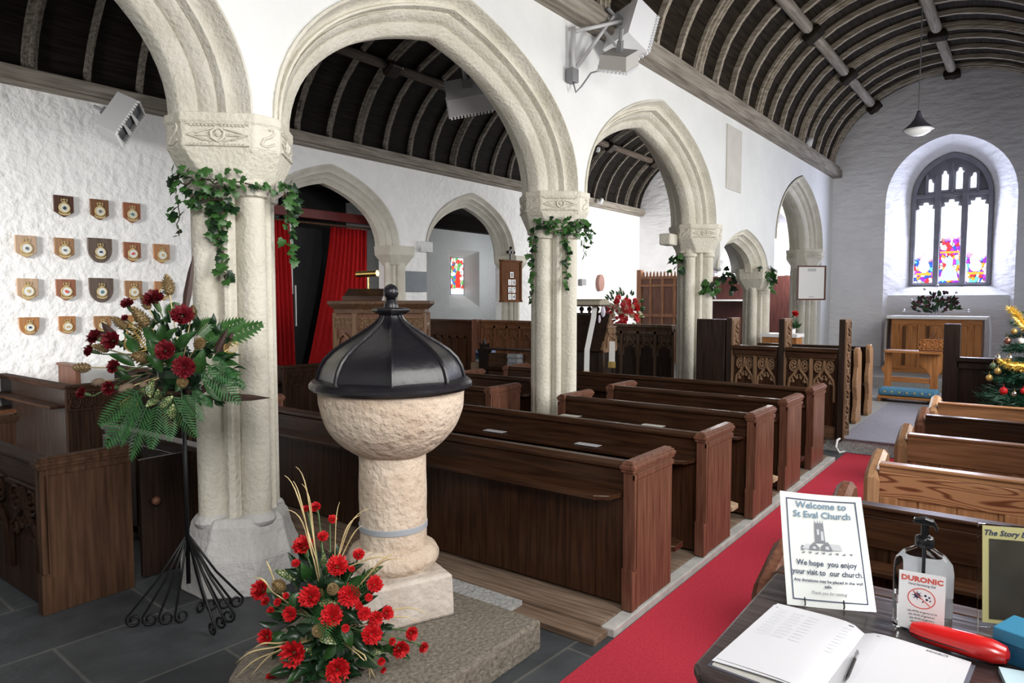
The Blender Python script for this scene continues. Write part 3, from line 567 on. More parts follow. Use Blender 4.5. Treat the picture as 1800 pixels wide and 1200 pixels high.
# ================================================================ pews right of the carpet
def rpew(label, x, ms, framed=False):
    mback, mrail, mend = ms
    t = thing('pine_pew', label, 'pew', (x, 0, .012)); y0, y1 = -.62, .70
    e = MB(); prof = [(0, 0), (0, .705), (.025, .735), (.26, .812), (.32, .80), (.37, .72), (.39, .60), (.40, 0)]
    def endp(ya, yb):
        q = MB(); c = .022
        rings = []
        for y, k in ((ya, c), (ya + c, 0), (yb - c, 0), (yb, c)):
            rings.append([(.20 + (px - .20) * (1 - k / .20), y, max(0, pz - k * (1 if pz > .5 else 0))) for px, pz in prof])
        q.loft(rings); return q
    endp(y1 - .075, y1).build('bench_end', mend, t); endp(y0, y0 + .06).build('bench_end', mend, t)
    r = MB(); r.box(.03, .085, y0 + .05, y1 - .07, .735, .775); r.box(.02, .095, y0 + .05, y1 - .07, .765, .782); r.build('top_rail', mrail, t, bevel=.006)
    b = MB(); b.box(.045, .065, y0 + .05, y1 - .07, .05, .62)
    n = 7; w = (y1 - y0 - .13) / n
    for i in range(n): b.box(.037, .05, y0 + .055 + i * w, y0 + .05 + (i + 1) * w - .005, .08, .62)
    b.build('back_boards', mback, t)
    f = MB(); f.box(.028, .07, y0 + .05, y1 - .07, .605, .737); f.build('back_rail', m_flame if framed else mrail, t, bevel=.004)
    if framed:
        f = MB()
        for y in (y1 - .16, (y0 + y1) / 2 - .04, y0 + .06): f.box(.026, .06, y, y + .085, .05, .605); f.build('stile', mback, t, bevel=.004); f = MB()
    s = MB(); s.box(.09, .44, y0 + .06, y1 - .08, .40, .435); s.build('seat', mrail, t, bevel=.005)
    s = MB(); s.box(-.10, .03, y0 + .06, y1 - .10, .53, .552); s.build('book_ledge', mrail, t, bevel=.004)
    return t
PD = (m_dz, m_dy, m_bz); PM = (wood('mid_pine_z', (.13, .055, .024), (.24, .11, .055), 'z'), wood('mid_pine_y', (.13, .055, .024), (.24, .11, .055), 'y'), wood('mid_pine_end', (.16, .08, .04), (.28, .15, .08), 'z'))
PL = (wood('tan_pine_z', (.25, .12, .055), (.40, .20, .10), 'z'), wood('tan_pine_y', (.25, .12, .055), (.40, .20, .10), 'y'), wood('tan_pine_end', (.28, .15, .08), (.42, .24, .13), 'z'))
for x, lab, ms, fr in ((2.19, 'dark pew right of the carpet, directly behind the welcome table', PD, 0), (3.15, 'dark backed pew right of the carpet, behind the welcome sign', PD, 0), (4.02, 'pine pew with bold flame grain on its back rail', PL, 1), (5.02, 'brown pew between the flame grained pew and the Christmas tree', PM, 0), (5.93, 'dark brown pew second nearest the Christmas tree', PD, 0), (6.75, 'orange pine pew just below the Christmas tree', PL, 0)):
    rpew(lab, x, ms, fr)

# ================================================================ font
FX, FY = 2.34, 2.50
st = MB(); st.prism([(2.63, 1.81), (2.63, 2.15), (2.62, 2.72), (2.3, 2.80), (2.0, 2.76), (1.80, 2.70), (1.62, 2.66), (1.46, 2.52), (1.44, 2.3), (1.5, 1.95), (1.62, 1.84), (1.9, 1.81)], 'z', 0, .145)
tag(st.build('font_step', m_slab, bevel=.014), 'rough speckled stone step under the font', 'stone step')
gb = MB(); gb.box(2.64, 2.9, 2.12, 2.75, 0, .06); gb.build('x', m_slabg); bpy.data.objects['x'].name = 'granite_slab'; tag(bpy.data.objects['granite_slab'], 'speckled grey granite slab behind the font base', 'stone slab')
t = thing('font', 'round granite font with hemispherical bowl on a thick shaft', 'font', (FX, FY, .145))
b = MB(); k = .255; b.loft([[(sx * kk, sy * kk, z) for sx, sy in ((-1, -1), (1, -1), (1, 1), (-1, 1))] for kk, z in ((k, 0), (k * 1.0, .05), (k * .98, .19), (k * .94, .205))]); o = b.build('base_block', m_gran2, t, bevel=.014); o.rotation_euler = (0, 0, R(-22)); o.location = (-.06, 0, 0)
b = MB(); b.lathe([(.17, .20), (.20, .205), (.222, .235), (.225, .26), (.21, .29), (.185, .305), (.165, .31)], 36); b.build('base_ring', m_granite, t, smooth=True)
def rough_lathe(prof, n, amp, seed):
    mb = MB(); mb.lathe(prof, n)
    for i, p in enumerate(mb.v):
        q = noise.noise(Vector(p) * 9 + Vector((seed, 0, 0))) * amp + noise.noise(Vector(p) * 30) * amp * .4; r = math.hypot(p[0], p[1])
        if r > .02: mb.v[i] = (p[0] * (1 + q / r), p[1] * (1 + q / r), p[2])
    return mb
pr = [(.164, .30)] + [(.166 - .001 * abs(i - 4), .30 + .06 * i) for i in range(1, 8)] + [(.164, .765)]
rough_lathe(pr, 40, .004, 1).build('shaft', m_granite, t, smooth=True)
b = MB(); b.lathe([(.160, .385), (.1685, .39), (.1685, .415), (.160, .42)], 40); b.build('mortar_joint', m_lime, t, smooth=True)
pr = [(.02, .742)] + [(.350 * math.sin(R(26 + 64 * i / 12)), 1.045 - .33 * math.cos(R(26 + 64 * i / 12)) + 0) for i in range(13)] + [(.352, 1.07), (.30, 1.072), (.28, .95), (.05, .86)]
rough_lathe(pr, 56, .006, 5).build('bowl', m_granite, t, smooth=True)
# the cover lifts off
c = thing('font_cover', 'black ogee wooden cover with ball finial, on the font', 'font cover', (FX, FY, 1.218)); PH = R(226.9)
dz = -1.218
b = MB(); b.lathe([(.33, 1.222 + dz - .002), (.378, 1.222 + dz), (.392, 1.235 + dz), (.392, 1.25 + dz), (.38, 1.265 + dz), (.365, 1.268 + dz), (.33, 1.275 + dz)], 8 * 6); b.build('rim', m_black, c, smooth=True)
pf = [(.352, 1.262), (.350, 1.285), (.338, 1.325), (.315, 1.365), (.28, 1.40), (.235, 1.432), (.185, 1.462), (.14, 1.49), (.10, 1.517), (.072, 1.54), (.055, 1.56), (.05, 1.575)]
for i in range(8):
    a0, a1 = PH + i * PI / 4, PH + (i + 1) * PI / 4; q = MB()
    q.loft([[(r * math.cos(a0) * .995, r * math.sin(a0) * .995, z + dz), ((r + .004) * math.cos(PI / 8) * math.cos((a0 + a1) / 2) , (r + .004) * math.cos(PI / 8) * math.sin((a0 + a1) / 2), z + dz), (r * math.cos(a1) * .995, r * math.sin(a1) * .995, z + dz)] for r, z in pf], closed=False)
    q.build('panel', m_black, c, smooth=True)
    q = MB(); q.tube([((r + .002) * math.cos(a0), (r + .002) * math.sin(a0), z + dz) for r, z in pf], [.010] * 8 + [.009, .008, .007, .006], 6); q.build('rib', m_black, c, smooth=True)
b = MB(); b.lathe([(.05, 1.572 + dz), (.062, 1.58 + dz), (.085, 1.592 + dz), (.092, 1.598 + dz), (.092, 1.607 + dz), (.07, 1.612 + dz), (.03, 1.614 + dz)], 8, ph=PH); b.build('collar', m_black, c, bevel=.003)
b = MB(); b.lathe([(.036, 1.61 + dz), (.036, 1.625 + dz), (.028, 1.64 + dz), (.024, 1.65 + dz), (.030, 1.656 + dz)] + [(.038 * math.sin(R(30 + 15 * i)), 1.688 + dz - .038 * math.cos(R(30 + 15 * i))) for i in range(10)] + [(.003, 1.727 + dz)], 12); b.build('finial', m_black, c, smooth=True)

# ================================================================ the welcome table and what lies on it
TZ = .85
t = thing('table', 'dark wooden table in the right foreground', 'table', (1.73, .06, 0))
b = MB(); b.prism([(-.30, -.52), (.34, -.52), (.34, .525), (-.30, .515), (-.335, .49), (-.345, .45), (-.345, -.48)], 'z', TZ - .032, TZ); m_tab = wood('dark_table_top', (.022, .016, .016), (.05, .036, .034), 'y', .28, .5); b.build('table_top', m_tab, t, bevel=.008)
b = MB(); b.box(-.30, .30, .46, .485, .73, .82); b.box(-.30, .30, -.485, -.46, .73, .82); b.box(.28, .305, -.47, .47, .73, .82); b.box(-.305, -.28, -.47, .47, .73, .82); b.build('apron', m_dy, t)
for sx in (-1, 1):
    for sy in (-1, 1): q = MB(); q.lathe([(.03, 0), (.035, .05), (.025, .12), (.035, .4), (.03, .6), (.035, .7), (.035, .82)], 12, (sx * .27, sy * .44, 0)); q.build('leg', m_dz, t, smooth=True)
# welcome sign
def panel_frame(bl, br, tilt, name, label, cat):
    u = Vector((br[0] - bl[0], br[1] - bl[1], 0)); w = u.length; u.normalize(); nrm = Vector((u.y, -u.x, 0))    # faces the viewer side
    if nrm.x > 0: nrm = -nrm
    up = Vector((0, 0, 1)) * math.cos(tilt) - nrm * math.sin(tilt); f = u.cross(up)
    o = bpy.data.objects.new(name, None); COL.objects.link(o); tag(o, label, cat)
    m = Matrix((u, up, f)).transposed().to_4x4(); m.translation = Vector((bl[0], bl[1], TZ)); o.matrix_world = m
    return o, w
s, w = panel_frame((1.855, .495), (1.945, .300), R(34), 'welcome_sign', 'laminated white welcome notice in a wire stand, on the table', 'sign')
S_H = .302; z0 = .0
def bend(x, y): return .0 + .035 * ((x / w - .5) ** 2) - .0 + (.018 * (1 - x / w) * (y / S_H) ** 3)
def sheet(x0, x1, y0, y1, d, n=10):
    q = MB(); g = [[(x0 + (x1 - x0) * i / n, y0 + (y1 - y0) * j / n, 0) for i in range(n + 1)] for j in range(n + 1)]
    for dd in (d, d - .0006): q.loft([[(x, y + z0, bend(x, y) + dd) for x, y, _ in row] for row in g], closed=False)
    return q
sheet(0, w, 0, S_H, 0).build('laminated_sheet', M('laminate', (.56, .58, .57), .25, coat=.6), s, smooth='all')
q = MB(); e = .016
for a in ((e, w - e, S_H - e - .003, S_H - e), (e, w - e, e, e + .003), (e, e + .003, e, S_H - e), (w - e - .003, w - e, e, S_H - e)):
    k = sheet(*a, .0012, 6); q.add(k.v, k.f)
q.build('border_line', m_ink, s)
def sign_text(tx, y, size, mat, sx=1, bold=.0, nm='lettering', shear=0):
    o = text(tx, size, mat, s, (0, 0, 0), name=nm, bold=bold, sx=1, shear=shear); me = o.data
    for v in me.vertices:
        x, yy = w / 2 + v.co.x * sx, y + v.co.y; v.co = (x, yy + z0, bend(x, yy) + .0024 + v.co.z * .3)
m_ink2 = M('slate_blue_ink', (.10, .17, .24), .5)
sign_text('Welcome to', .262, .0245, m_ink2, 1.05, .0005); sign_text('St Eval Church', .236, .0245, m_ink2, 1.02, .0005)
sign_text('We hope  you enjoy', .107, .0200, m_ink, .90, .0004); sign_text('your visit to  our church.', .083, .0200, m_ink, .86, .0004)
sign_text('Any donations may be placed in the wall', .064, .0108, m_ink, .96, .0002); sign_text('safe.', .051, .0108, m_ink, 1, .0002); sign_text('Thank you for visiting.', .034, .0105, m_inkg, .95, 0, shear=.35)
m_pgi = M('pale_grey_ink', (.4, .42, .44), .6)
# little drawing of the church: tower with pinnacles, two gabled roofs, a wall
def flat(polys, dep=.0018):
    q = MB()
    for p in polys:
        n = len(p); q.add([(x, y + z0, bend(x, y) + dep) for x, y in p] , [tuple(range(n))])
    return q
cx = w * .5
tower = [[(cx - .022, .168), (cx + .004, .168), (cx + .002, .222), (cx - .020, .222)]] + [[(cx - .020 + k * .0065, .222), (cx - .0175 + k * .0065, .222), (cx - .0188 + k * .0065, .232)] for k in range(4)]
flat(tower).build('drawing', m_inkg, s); flat([[(cx - .016, .19), (cx - .010, .19), (cx - .010, .205), (cx - .016, .205)], [(cx - .007, .175), (cx + .001, .175), (cx, .20), (cx - .006, .20)], [(cx - .03, .1515), (cx - .022, .1515), (cx - .022, .1575), (cx - .03, .1575)], [(cx + .002, .1515), (cx + .012, .1515), (cx + .011, .16), (cx + .003, .16)]], .0024).build('drawing', m_pgi, s)
flat([[(cx - .040, .148), (cx - .012, .148), (cx - .012, .156), (cx - .026, .170), (cx - .040, .156)], [(cx - .010, .148), (cx + .02, .148), (cx + .022, .158), (cx + .008, .173), (cx - .008, .160)], [(cx - .06, .146), (cx - .052, .146), (cx - .052, .158), (cx - .058, .16)]]).build('drawing', m_inkg, s)
flat([[(cx - .058, .150), (cx - .04, .150), (cx - .034, .164), (cx - .046, .164)], ]).build('drawing', m_pgi, s)
flat([[(cx + .02, .150), (cx + .045, .15), (cx + .04, .166), (cx + .01, .168)]]).build('drawing', m_pgi, s)
flat([[(cx - .06 + k * .017, .140 + .003 * (k % 2)), (cx - .052 + k * .017, .138), (cx - .05 + k * .017, .144)] for k in range(8)]).build('drawing', m_inkg, s)
q = MB()
for x in (.045, w - .075): q.tube([(x, .042, -.06), (x, .002, .003), (x, .006, .010), (x, .022, .008)], .0016, 6); q.tube([(x, .042, -.06), (x, .2, -.012)], .0016, 6)
q.tube([(.045, .042, -.06), (w - .075, .042, -.06)], .0016, 6); q.build('wire_stand', m_iron, s, smooth=True)

# sanitiser bottle
bt = thing('sanitiser_bottle', 'clear pump bottle with a white and red label, on the table beside the welcome sign', 'bottle', (1.915, .195, TZ), R(217 - 90 - 180 + 0))
bt.rotation_euler = (0, 0, R(-84))
def rrect(wx, wy, z, n=28, p=3.5): return [(wx * math.copysign(abs(math.cos(2 * PI * i / n)) ** (2 / p), math.cos(2 * PI * i / n)), wy * math.copysign(abs(math.sin(2 * PI * i / n)) ** (2 / p), math.sin(2 * PI * i / n)), z) for i in range(n)]
m_clear = glassy('clear_plastic', (.93, .95, .98), .04, 1.2); m_gel = glassy('clear_gel', (.95, .97, 1), .02, 1.12)
q = MB(); q.loft([rrect(.055, .026, 0), rrect(.062, .031, .006), rrect(.0635, .032, .05), rrect(.0635, .032, .15), rrect(.060, .031, .170), rrect(.045, .026, .188), rrect(.026, .020, .200), rrect(.018, .018, .206, p=2), rrect(.017, .017, .214, p=2)]); q.build('body', m_clear, bt, smooth=True)
q = MB(); q.loft([rrect(.050, .022, .004), rrect(.058, .027, .01), rrect(.0595, .028, .06), rrect(.0595, .028, .082)]); q.build('gel', m_gel, bt, smooth=True)
def curved(x0, x1, z0_, z1, yy, n=8):
    q = MB(); rows = []
    for j in range(2): rows.append([(x0 + (x1 - x0) * i / n, -yy, z0_ if j == 0 else z1) for i in range(n + 1)])
    q.loft(rows, closed=False); return q
m_lab = M('label_white', (.80, .82, .84), .5)
curved(-.050, .046, .01, .150, .0335).build('front_label', m_lab, bt)
curved(-.040, .050, .03, .165, -.0335).build('back_label', m_white, bt)
text('DURONIC', .0168, m_redink, bt, (-.002, -.0345, .128), (R(90), 0, 0), bold=.0007, sx=1.12)
text('Hand Sanitising Gel', .0072, m_inkg, bt, (-.002, -.0345, .1185), (R(90), 0, 0))
q = MB(); q.tube([(.028 * math.cos(a * PI / 12) - .002, -.0342, .088 + .024 * math.sin(a * PI / 12)) for a in range(25)], .0012, 5); q.tube([(-.02, -.0342, .104), (.016, -.0342, .072)], .0011, 5); q.build('round_symbol', m_redink, bt)
q = MB(); q.ball((-.011, -.034, .094), .007, 8, (1, .1, 1))
for a in range(8): q.tube([(-.011, -.034, .094), (-.011 + .011 * math.cos(a * PI / 4), -.034, .094 + .011 * math.sin(a * PI / 4))], .0008, 4)
for x, z, r in ((.006, .096, .003), (.014, .093, .0025), (.009, .087, .003), (.016, .085, .002), (.001, .08, .002)): q.ball((x, -.034, z), r, 6, (1, .1, 1))
q.build('round_symbol', m_ink, bt)
for k in range(5): text('kills 99.9% of germs on hands'[:26 - k * 2], .0058, m_inkg, bt, (.0, -.0345, .053 - k * .0085), (R(90), 0, 0))
q = MB(); q.lathe([(.0195, .205), (.021, .208), (.021, .226), (.018, .230), (.012, .232)], 20); q.lathe([(.009, .23), (.0085, .262)], 12); q.tube([(0, 0, .21), (0, 0, .12)], .004, 8); q.build('pump_collar', m_gloss, bt, smooth=True)
q = MB(); q.prism([(-.026, .262), (-.024, .272), (.0, .277), (.018, .272), (.024, .262), (.03, .248), (.024, .246), (.016, .258), (-.01, .26)], 'y', -.010, .010); q.build('pump_head', m_gloss, bt, bevel=.003)

# open visitors' book and pen
bk = thing('open_book', 'open white visitors book with printed columns, on the table', 'book', (1.612, .312, TZ), R(-4))
def page(sg, lift, mat, nm, inset=0, skew=0):
    q = MB(); n = 10; W_, Hh = .215 - inset, .185 - inset * .5
    rows = []
    for j, xx in enumerate((-Hh, Hh)):
        rows.append([(xx + skew * i / n, sg * W_ * i / n, lift * (1 - .55 * (i / n) ** 1.5) * (1 - math.exp(-i * 1.2)) + .004) for i in range(n + 1)])
    for dz_ in (0, -.0008): q.loft([[(x, y, z + dz_) for x, y, z in r] for r in rows], closed=False)
    return q.build(nm, mat, bk, smooth='all')
q = MB()
for sg in (1, -1): q.prism([(0, 0), (sg * .02, .012 if sg > 0 else .007), (sg * .213, .006 if sg > 0 else .003), (sg * .213, 0)], 'x', -.186, .186)
q.build('page_block', m_cream, bk); page(1, .018, m_paper, 'page'); page(1, .020, m_paper, 'page', .004, .012); page(-1, .012, m_paper, 'page')
q = MB(); q.box(-.192, .192, -.222, .222, -.0, .002); q.build('cover', M('book_cover', (.1, .1, .13), .6), bk)
for sg, words in ((1, ('DATE', 'NAME & ADDRESS')), (-1, ('NAME & ADDRESS', 'COMMENTS'))):
    for k, wd in enumerate(words): text(wd, .008, m_inkg, bk, (.168, sg * (.205 - k * .12) if sg > 0 else -(.03 + k * .10), .0195 - .006 * abs(k - (sg > 0)) if sg > 0 else .0135), (0, 0, R(-90)), align='LEFT')
q = MB(); rng = random.Random(3)
for k in range(9):
    for sgm in range(5):
        y = .19 - sgm * .036; q.box(.148 - k * .018, .1492 - k * .018, y - .022 - rng.random() * .008, y, .0205, .0208)
q.build('handwriting', M('pale_ink', (.45, .47, .52), .6), bk)
q = MB()
for k in range(3): q.box(-.18, .17, -.045 - k * .07, -.0456 - k * .07, .0150 - k * .002, .0152 - k * .002)
q.build('ruled_line', M('pale_rule', (.6, .62, .66), .6), bk)
pn = thing('pen', 'dark ballpoint pen lying in the gutter of the open book', 'pen', (1.585, .286, TZ + .022), rot=(0, R(91), R(2)))
q = MB(); q.lathe([(.001, -.075), (.003, -.065), (.0042, -.05), (.0042, .03)], 10); q.build('barrel', m_gloss, pn, smooth=True)
q = MB(); q.lathe([(.0045, .03), (.0045, .065), (.0025, .068), (.002, .078)], 10); q.box(-.007, -.005, -.0015, .0015, .03, .066); q.build('clip_end', m_chrome, pn, smooth=True)
# red spectacle case
cs_ = MB(); pts_ = [(-.098, .006), (-.092, .018), (-.07, .026), (-.03, .029), (.03, .031), (.07, .030), (.092, .022), (.098, .008)]
cs_.loft([[(x, r * 1.0 * math.cos(2 * PI * j / 20), r * .85 * math.sin(2 * PI * j / 20)) for j in range(20)] for x, r in pts_])
sc = thing('spectacle_case', 'glossy red oblong case lying in front of the bottle', 'case', (1.830, .115, TZ + .0275), R(-96))
m_rg = M('red_gloss_plastic', (.50, .012, .012), .22, coat=.5)
cs_.build('shell', m_rg, sc, smooth=True); q = MB(); q.loft([[(x * 1.003, r * 1.02 * math.cos(2 * PI * j / 20), -.004 + (.0015 if k2 else 0)) for j in range(20)] for k2 in (0, 1) for x, r in [(0, 0)] ] if 0 else [[(.0985 * math.copysign(abs(math.cos(2 * PI * j / 24)) ** .5, math.cos(2 * PI * j / 24)), .0305 * math.copysign(abs(math.sin(2 * PI * j / 24)) ** .6, math.sin(2 * PI * j / 24)), z) for j in range(24)] for z in (-.0045, -.0025)]); q.build('seam', m_gloss, sc)
# framed story sign, blue box, blue paper
s2, w2 = panel_frame((2.015, .085), (2.09, -.11), R(6), 'notice_holder', 'clear acrylic stand holding a dark photo sheet with yellow heading, at the right table edge', 'notice')
q = MB(); q.box(0, w2, 0, .250, -.010, 0.0); q.build('acrylic_block', glassy('acrylic', (.95, .97, .95), .03, 1.15), s2, bevel=.002)
q = MB(); q.box(.008, w2 - .004, .012, .247, .0012, .002); q.build('yellow_sheet', M('yellow_paper', (.50, .47, .22), .6), s2)
q = MB(); q.box(.022, w2 - .015, .022, .216, .0022, .003); q.build('photo', M('dark_photo', (.035, .032, .025), .35, col2=(.06, .055, .045), scale=14), s2)
text('The Story behind', .0185, m_ink, s2, (.010, .2245, .0026), (0, 0, 0), align='LEFT', bold=.0004, shear=.25)
bb = thing('leaflet_box', 'blue cardboard box at the right edge of the table', 'box', (1.885, -.005, TZ), R(-20)); q = MB(); q.box(-.05, .05, -.11, .038, 0, .072); q.build('tray', M('blue_card', (.008, .07, .14), .5), bb, bevel=.003)
q = MB(); q.box(-.053, .053, -.112, .041, .045, .074); q.build('lid', M('light_blue_card', (.02, .16, .28), .5), bb, bevel=.003)
q = MB(); q.box(-.06, .06, -.12, .045, 0, .012); o = q.build('leaflet_pile', M('pale_blue_paper', (.42, .55, .62), .7)); o.location = (1.74, -.02, TZ); o.rotation_euler = (0, 0, R(12)); tag(o, 'pale blue leaflets beside the blue box', 'leaflets')
# ================================================================ carved screens by the raised floor
def carved_post(name, parent, x, y, z0, z1, w, front_y=True):
    q = MB(); q.box(x - .05, x + .23, y - .032, y + .032, z0, z1); o = q.build(name, m_cz, parent, bevel=.004)
    q = MB(); q.box(x - .058, x - .05, y - .030, y + .030, z0, z1 - .004); q.build('shade_strip', m_blk, o)  # blackened strip paints in the shade on the post's west face
    v = MB(); n = int((z1 - z0 - .1) / .085)
    for k in range(n):
        z = z0 + .06 + k * .085; sx = .035 * (1 if k % 2 else -1); c_ = x + .11
        v.tube([(c_ + sx * 1.6, y - .035, z), (c_ - sx, y - .040, z + .045), (c_ + sx, y - .035, z + .085)], .009, 5); v.ball((c_ + sx, y - .035, z + .03), .022, 6, (1.4, .7, 1))
    for xx in (x - .04, x - .015, x + .20): v.box(xx - .006, xx + .006, y - .042, y - .032, z0 + .02, z1 - .03)
    v.build('carving', m_cz, o)
    return o
def screen(label, x, posts, z0, ztop, rail_z, dark=False, npan=2):
    t = thing('carved_screen', label, 'screen', (x, 0, z0)); mt = m_blk if dark else m_cy
    for y in posts:
        if dark: q = MB(); q.box(-.05, .05, y - .07, y + .07, 0, ztop); q.build('post', m_blk, t, bevel=.006)
        else: carved_post('post', t, 0, y, 0, ztop, .105)
    for a, b in zip(posts[:-1], posts[1:]):
        a, b = min(a, b) + .05, max(a, b) - .05
        q = MB(); q.prism([(-.05, rail_z - .11), (-.05, rail_z - .05), (-.07, rail_z - .04), (-.07, rail_z), (.06, rail_z), (.06, rail_z - .11)], 'y', a, b); q.build('top_rail', m_dy if not dark else m_blk, t, bevel=.004)
        for k in range(npan):
            pa, pb = a + (b - a) * k / npan, a + (b - a) * (k + 1) / npan
            q = MB(); q.box(-.01, .015, pa, pb, .0, rail_z - .11); pn = q.build('panel', m_dz if not dark else mt, t)
            if k: q = MB(); q.box(-.035, .02, pa - .018, pa + .018, 0, rail_z - .11); q.build('mullion', m_cz if not dark else m_blk, t)
            if not dark:
                o = tracery(pb - pa - .04, .46, r=.010).build('tracery', m_cz, pn); o.location = (-.014, (pa + pb) / 2, rail_z - .585)
        q = MB(); q.box(-.03, .03, a, b, 0, .14); q.build('bottom_rail', mt, t)
    return t
screen('carved screen with three vine carved posts behind the last left pew', 8.13, [1.65, 2.28, 2.88], .13, 1.31, .99)
screen('plain dark screen with a tall flat post, left of the Christmas tree', 8.22, [.66, -.55], .13, 1.28, .95, dark=True)
q = MB(); q.box(8.07, 8.17, 2.93, 3.28, .13, 1.42); tag(q.build('dark_panel', m_blk, bevel=.006), 'dark plain board joining the carved screen to the distant pillar', 'panel')
# choir stalls with wavy ends beyond the screen
for x, lab in ((8.55, 'wavy ended stall just behind the carved screen'), (9.35, 'second wavy ended stall behind the carved screen'), (10.1, 'wavy ended stall nearest the altar, third behind the carved screen')):
    t = thing('choir_stall', lab, 'stall', (x, 1.70, .14), group='wavy ended stalls')
    pr = [(-.14, 0)] + [(-.13 - .035 * math.cos(i * 1.15), .05 + i * .08) for i in range(10)] + [(-.12, .87), (-.08, .92), (.0, .93), (.10, .86), (.12, .6), (.14, 0)]
    q = MB(); q.prism([(-px, pz) for px, pz in pr] if 0 else pr, 'y', 0, .055); q.build('stall_end', PL[2] if x > 9 else m_bz, t, bevel=.008)
    q = MB(); q.box(.05, .09, .055, 1.5, 0, .86); q.build('stall_back', m_dz, t); q = MB(); q.box(-.2, .05, .055, 1.5, .40, .43); q.build('seat', m_dy, t); q = MB(); q.box(.03, .12, .05, 1.5, .86, .89); q.build('top_rail', m_dy, t, bevel=.004)
# ================================================================ prayer desk, kneelers, altar
t = thing('prayer_desk', 'orange pine prayer desk on bracket legs in front of the altar', 'desk', (12.2, 1.47, .14))
q = MB(); q.box(-.20, .17, -.38, .38, .70, .735); q.build('desk_top', m_py, t, bevel=.006)
for y in (-.28, .34):
    q = MB(); q.prism([(y - .05, .08), (y + .05, .08), (y + .05, .36), (y + .10, .44), (y + .18, .52) if y < 0 else (y + .05, .5), (y + .20, .58) if y < 0 else (y + .05, .55), (y + .20, .70) if y < 0 else (y + .05, .70), (y - .18, .70) if y < 0 else (y - .05, .7), (y - .18, .58) if y < 0 else (y - .05, .58), (y - .10, .46) if y < 0 else (y - .05, .46), (y - .05, .36)], 'x', -.06, -.01); q.build('leg', m_pz, t, bevel=.005)
    q = MB(); q.box(-.34, .16, y - .05, y + .05, 0, .08); q.build('foot', m_pz, t, bevel=.008)
q = MB(); q.box(-.05, -.02, -.30, .34, .24, .32); q.build('rail', m_py, t, bevel=.005)
bs = thing('book_stand', 'small fretwork book stand on top of the prayer desk', 'book stand', (12.18, 1.18, .875), R(0))
q = MB(); q.box(-.012, .0, -.22, .22, 0, .19); q.box(-.05, .1, -.22, .22, 0, .02); q.build('board', m_bz, bs)
o = scroll_band(.42, .15, 4, .012).build('fretwork', m_pz, bs); o.location = (-.015, 0, .02)
q = MB(); q.tube([(0, .05, .19), (0, .06, .26), (.0, .04, .3)], .01, 6); q.tube([(0, .03, .19), (0, .0, .27)], .008, 6); q.build('bracket', m_bz, bs)
m_blue = M('blue_kneeler_cloth', (.05, .17, .30), .9, col2=(.10, .26, .40), scale=40, bump=.004, bscale=60); m_yel = M('yellow_embroidery', (.5, .42, .16), .9)
def kneeler(label, x, y, w, z=.145):
    t = thing('kneeler', label, 'kneeler', (x, y, z)); q = MB(); q.box(-.16, .16, -w / 2, w / 2, .09, .2); q.build('cushion', m_blue, t, bevel=.035)
    q = MB(); q.box(-.17, .17, -w / 2, w / 2, .05, .085); q.box(-.15, .15, -w / 2, -w / 2 + .04, 0, .05); q.box(-.15, .15, w / 2 - .04, w / 2, 0, .05); q.build('base', m_py, t, bevel=.005)
    q = MB()
    for k in range(7): q.ball((-.162, -w * .38 + k * w * .127, .15), .018, 6, (.3, 1, .8))
    q.build('embroidery', m_yel, t)
kneeler('long blue kneeler with yellow embroidery before the prayer desk', 11.66, 1.46, .76); kneeler('blue kneeler beside the dark flat post', 11.66, .72, .62)
t = thing('altar', 'panelled orange wood altar under the stained window', 'altar', (14.85, 1.43, .32))
q = MB(); q.box(-.32, .35, -.70, .70, .04, .98); q.build('body', m_pz, t)
q = MB(); q.box(-.345, -.32, -.70, .70, .88, .98); q.build('rail', m_py, t, bevel=.004); q = MB(); q.box(-.345, -.32, -.70, .70, .0, .10)
q.build('rail', m_py, t, bevel=.004)
for y in (-.70, -.275, .165, .59):
    q = MB(); q.box(-.345, -.32, y, y + .11, .10, .88); q.build('stile', m_pz, t, bevel=.004)
m_dkp = wood('deep_brown_strip', (.08, .035, .015), (.14, .06, .025), 'z')
for y in (-.18, .145, .52): q = MB(); q.box(-.352, -.33, y - .06, y - .015, .14, .86); q.build('dark_strip', m_dkp, t)  # darker brown strips on the altar front
for y in (-.43, -.0, .42):
    for sg in (-1, 1): q = MB(); q.prism([(y + sg * .14, .88), (y + sg * .04, .88), (y + sg * .10, .84), (y + sg * .14, .76)], 'x', -.34, -.325); q.build('corner_bracket', m_pz, t)
q = MB(); q.box(-.40, .38, -.76, .76, .98, 1.02); q.build('table_top', m_py, t, bevel=.005)
c = thing('altar_cloth', 'white cloth edging the altar top and hanging at its ends', 'cloth', (14.85, 1.43, .32)); q = MB(); q.box(-.41, .39, -.775, .775, 1.021, 1.034); q.box(-.412, -.404, -.775, .775, .985, 1.03)
m_cloth = M('white_linen', (.80, .80, .80), .85, bump=.004, bscale=20); q.build('top_cloth', m_cloth, c, bevel=.003)
for y, z in ((.768, .20), (-.776, .22)):
    q = MB(); q.loft([[(-.40 + .78 * i / 8, y + .012 * math.sin(i * 1.7) + (.0 if zz > .9 else .03 * (1 if y > 0 else -1)), zz) for i in range(9)] for zz in (1.03, .8, .5, z)], closed=False); q.build('hanging_end', m_cloth, c, smooth='all')

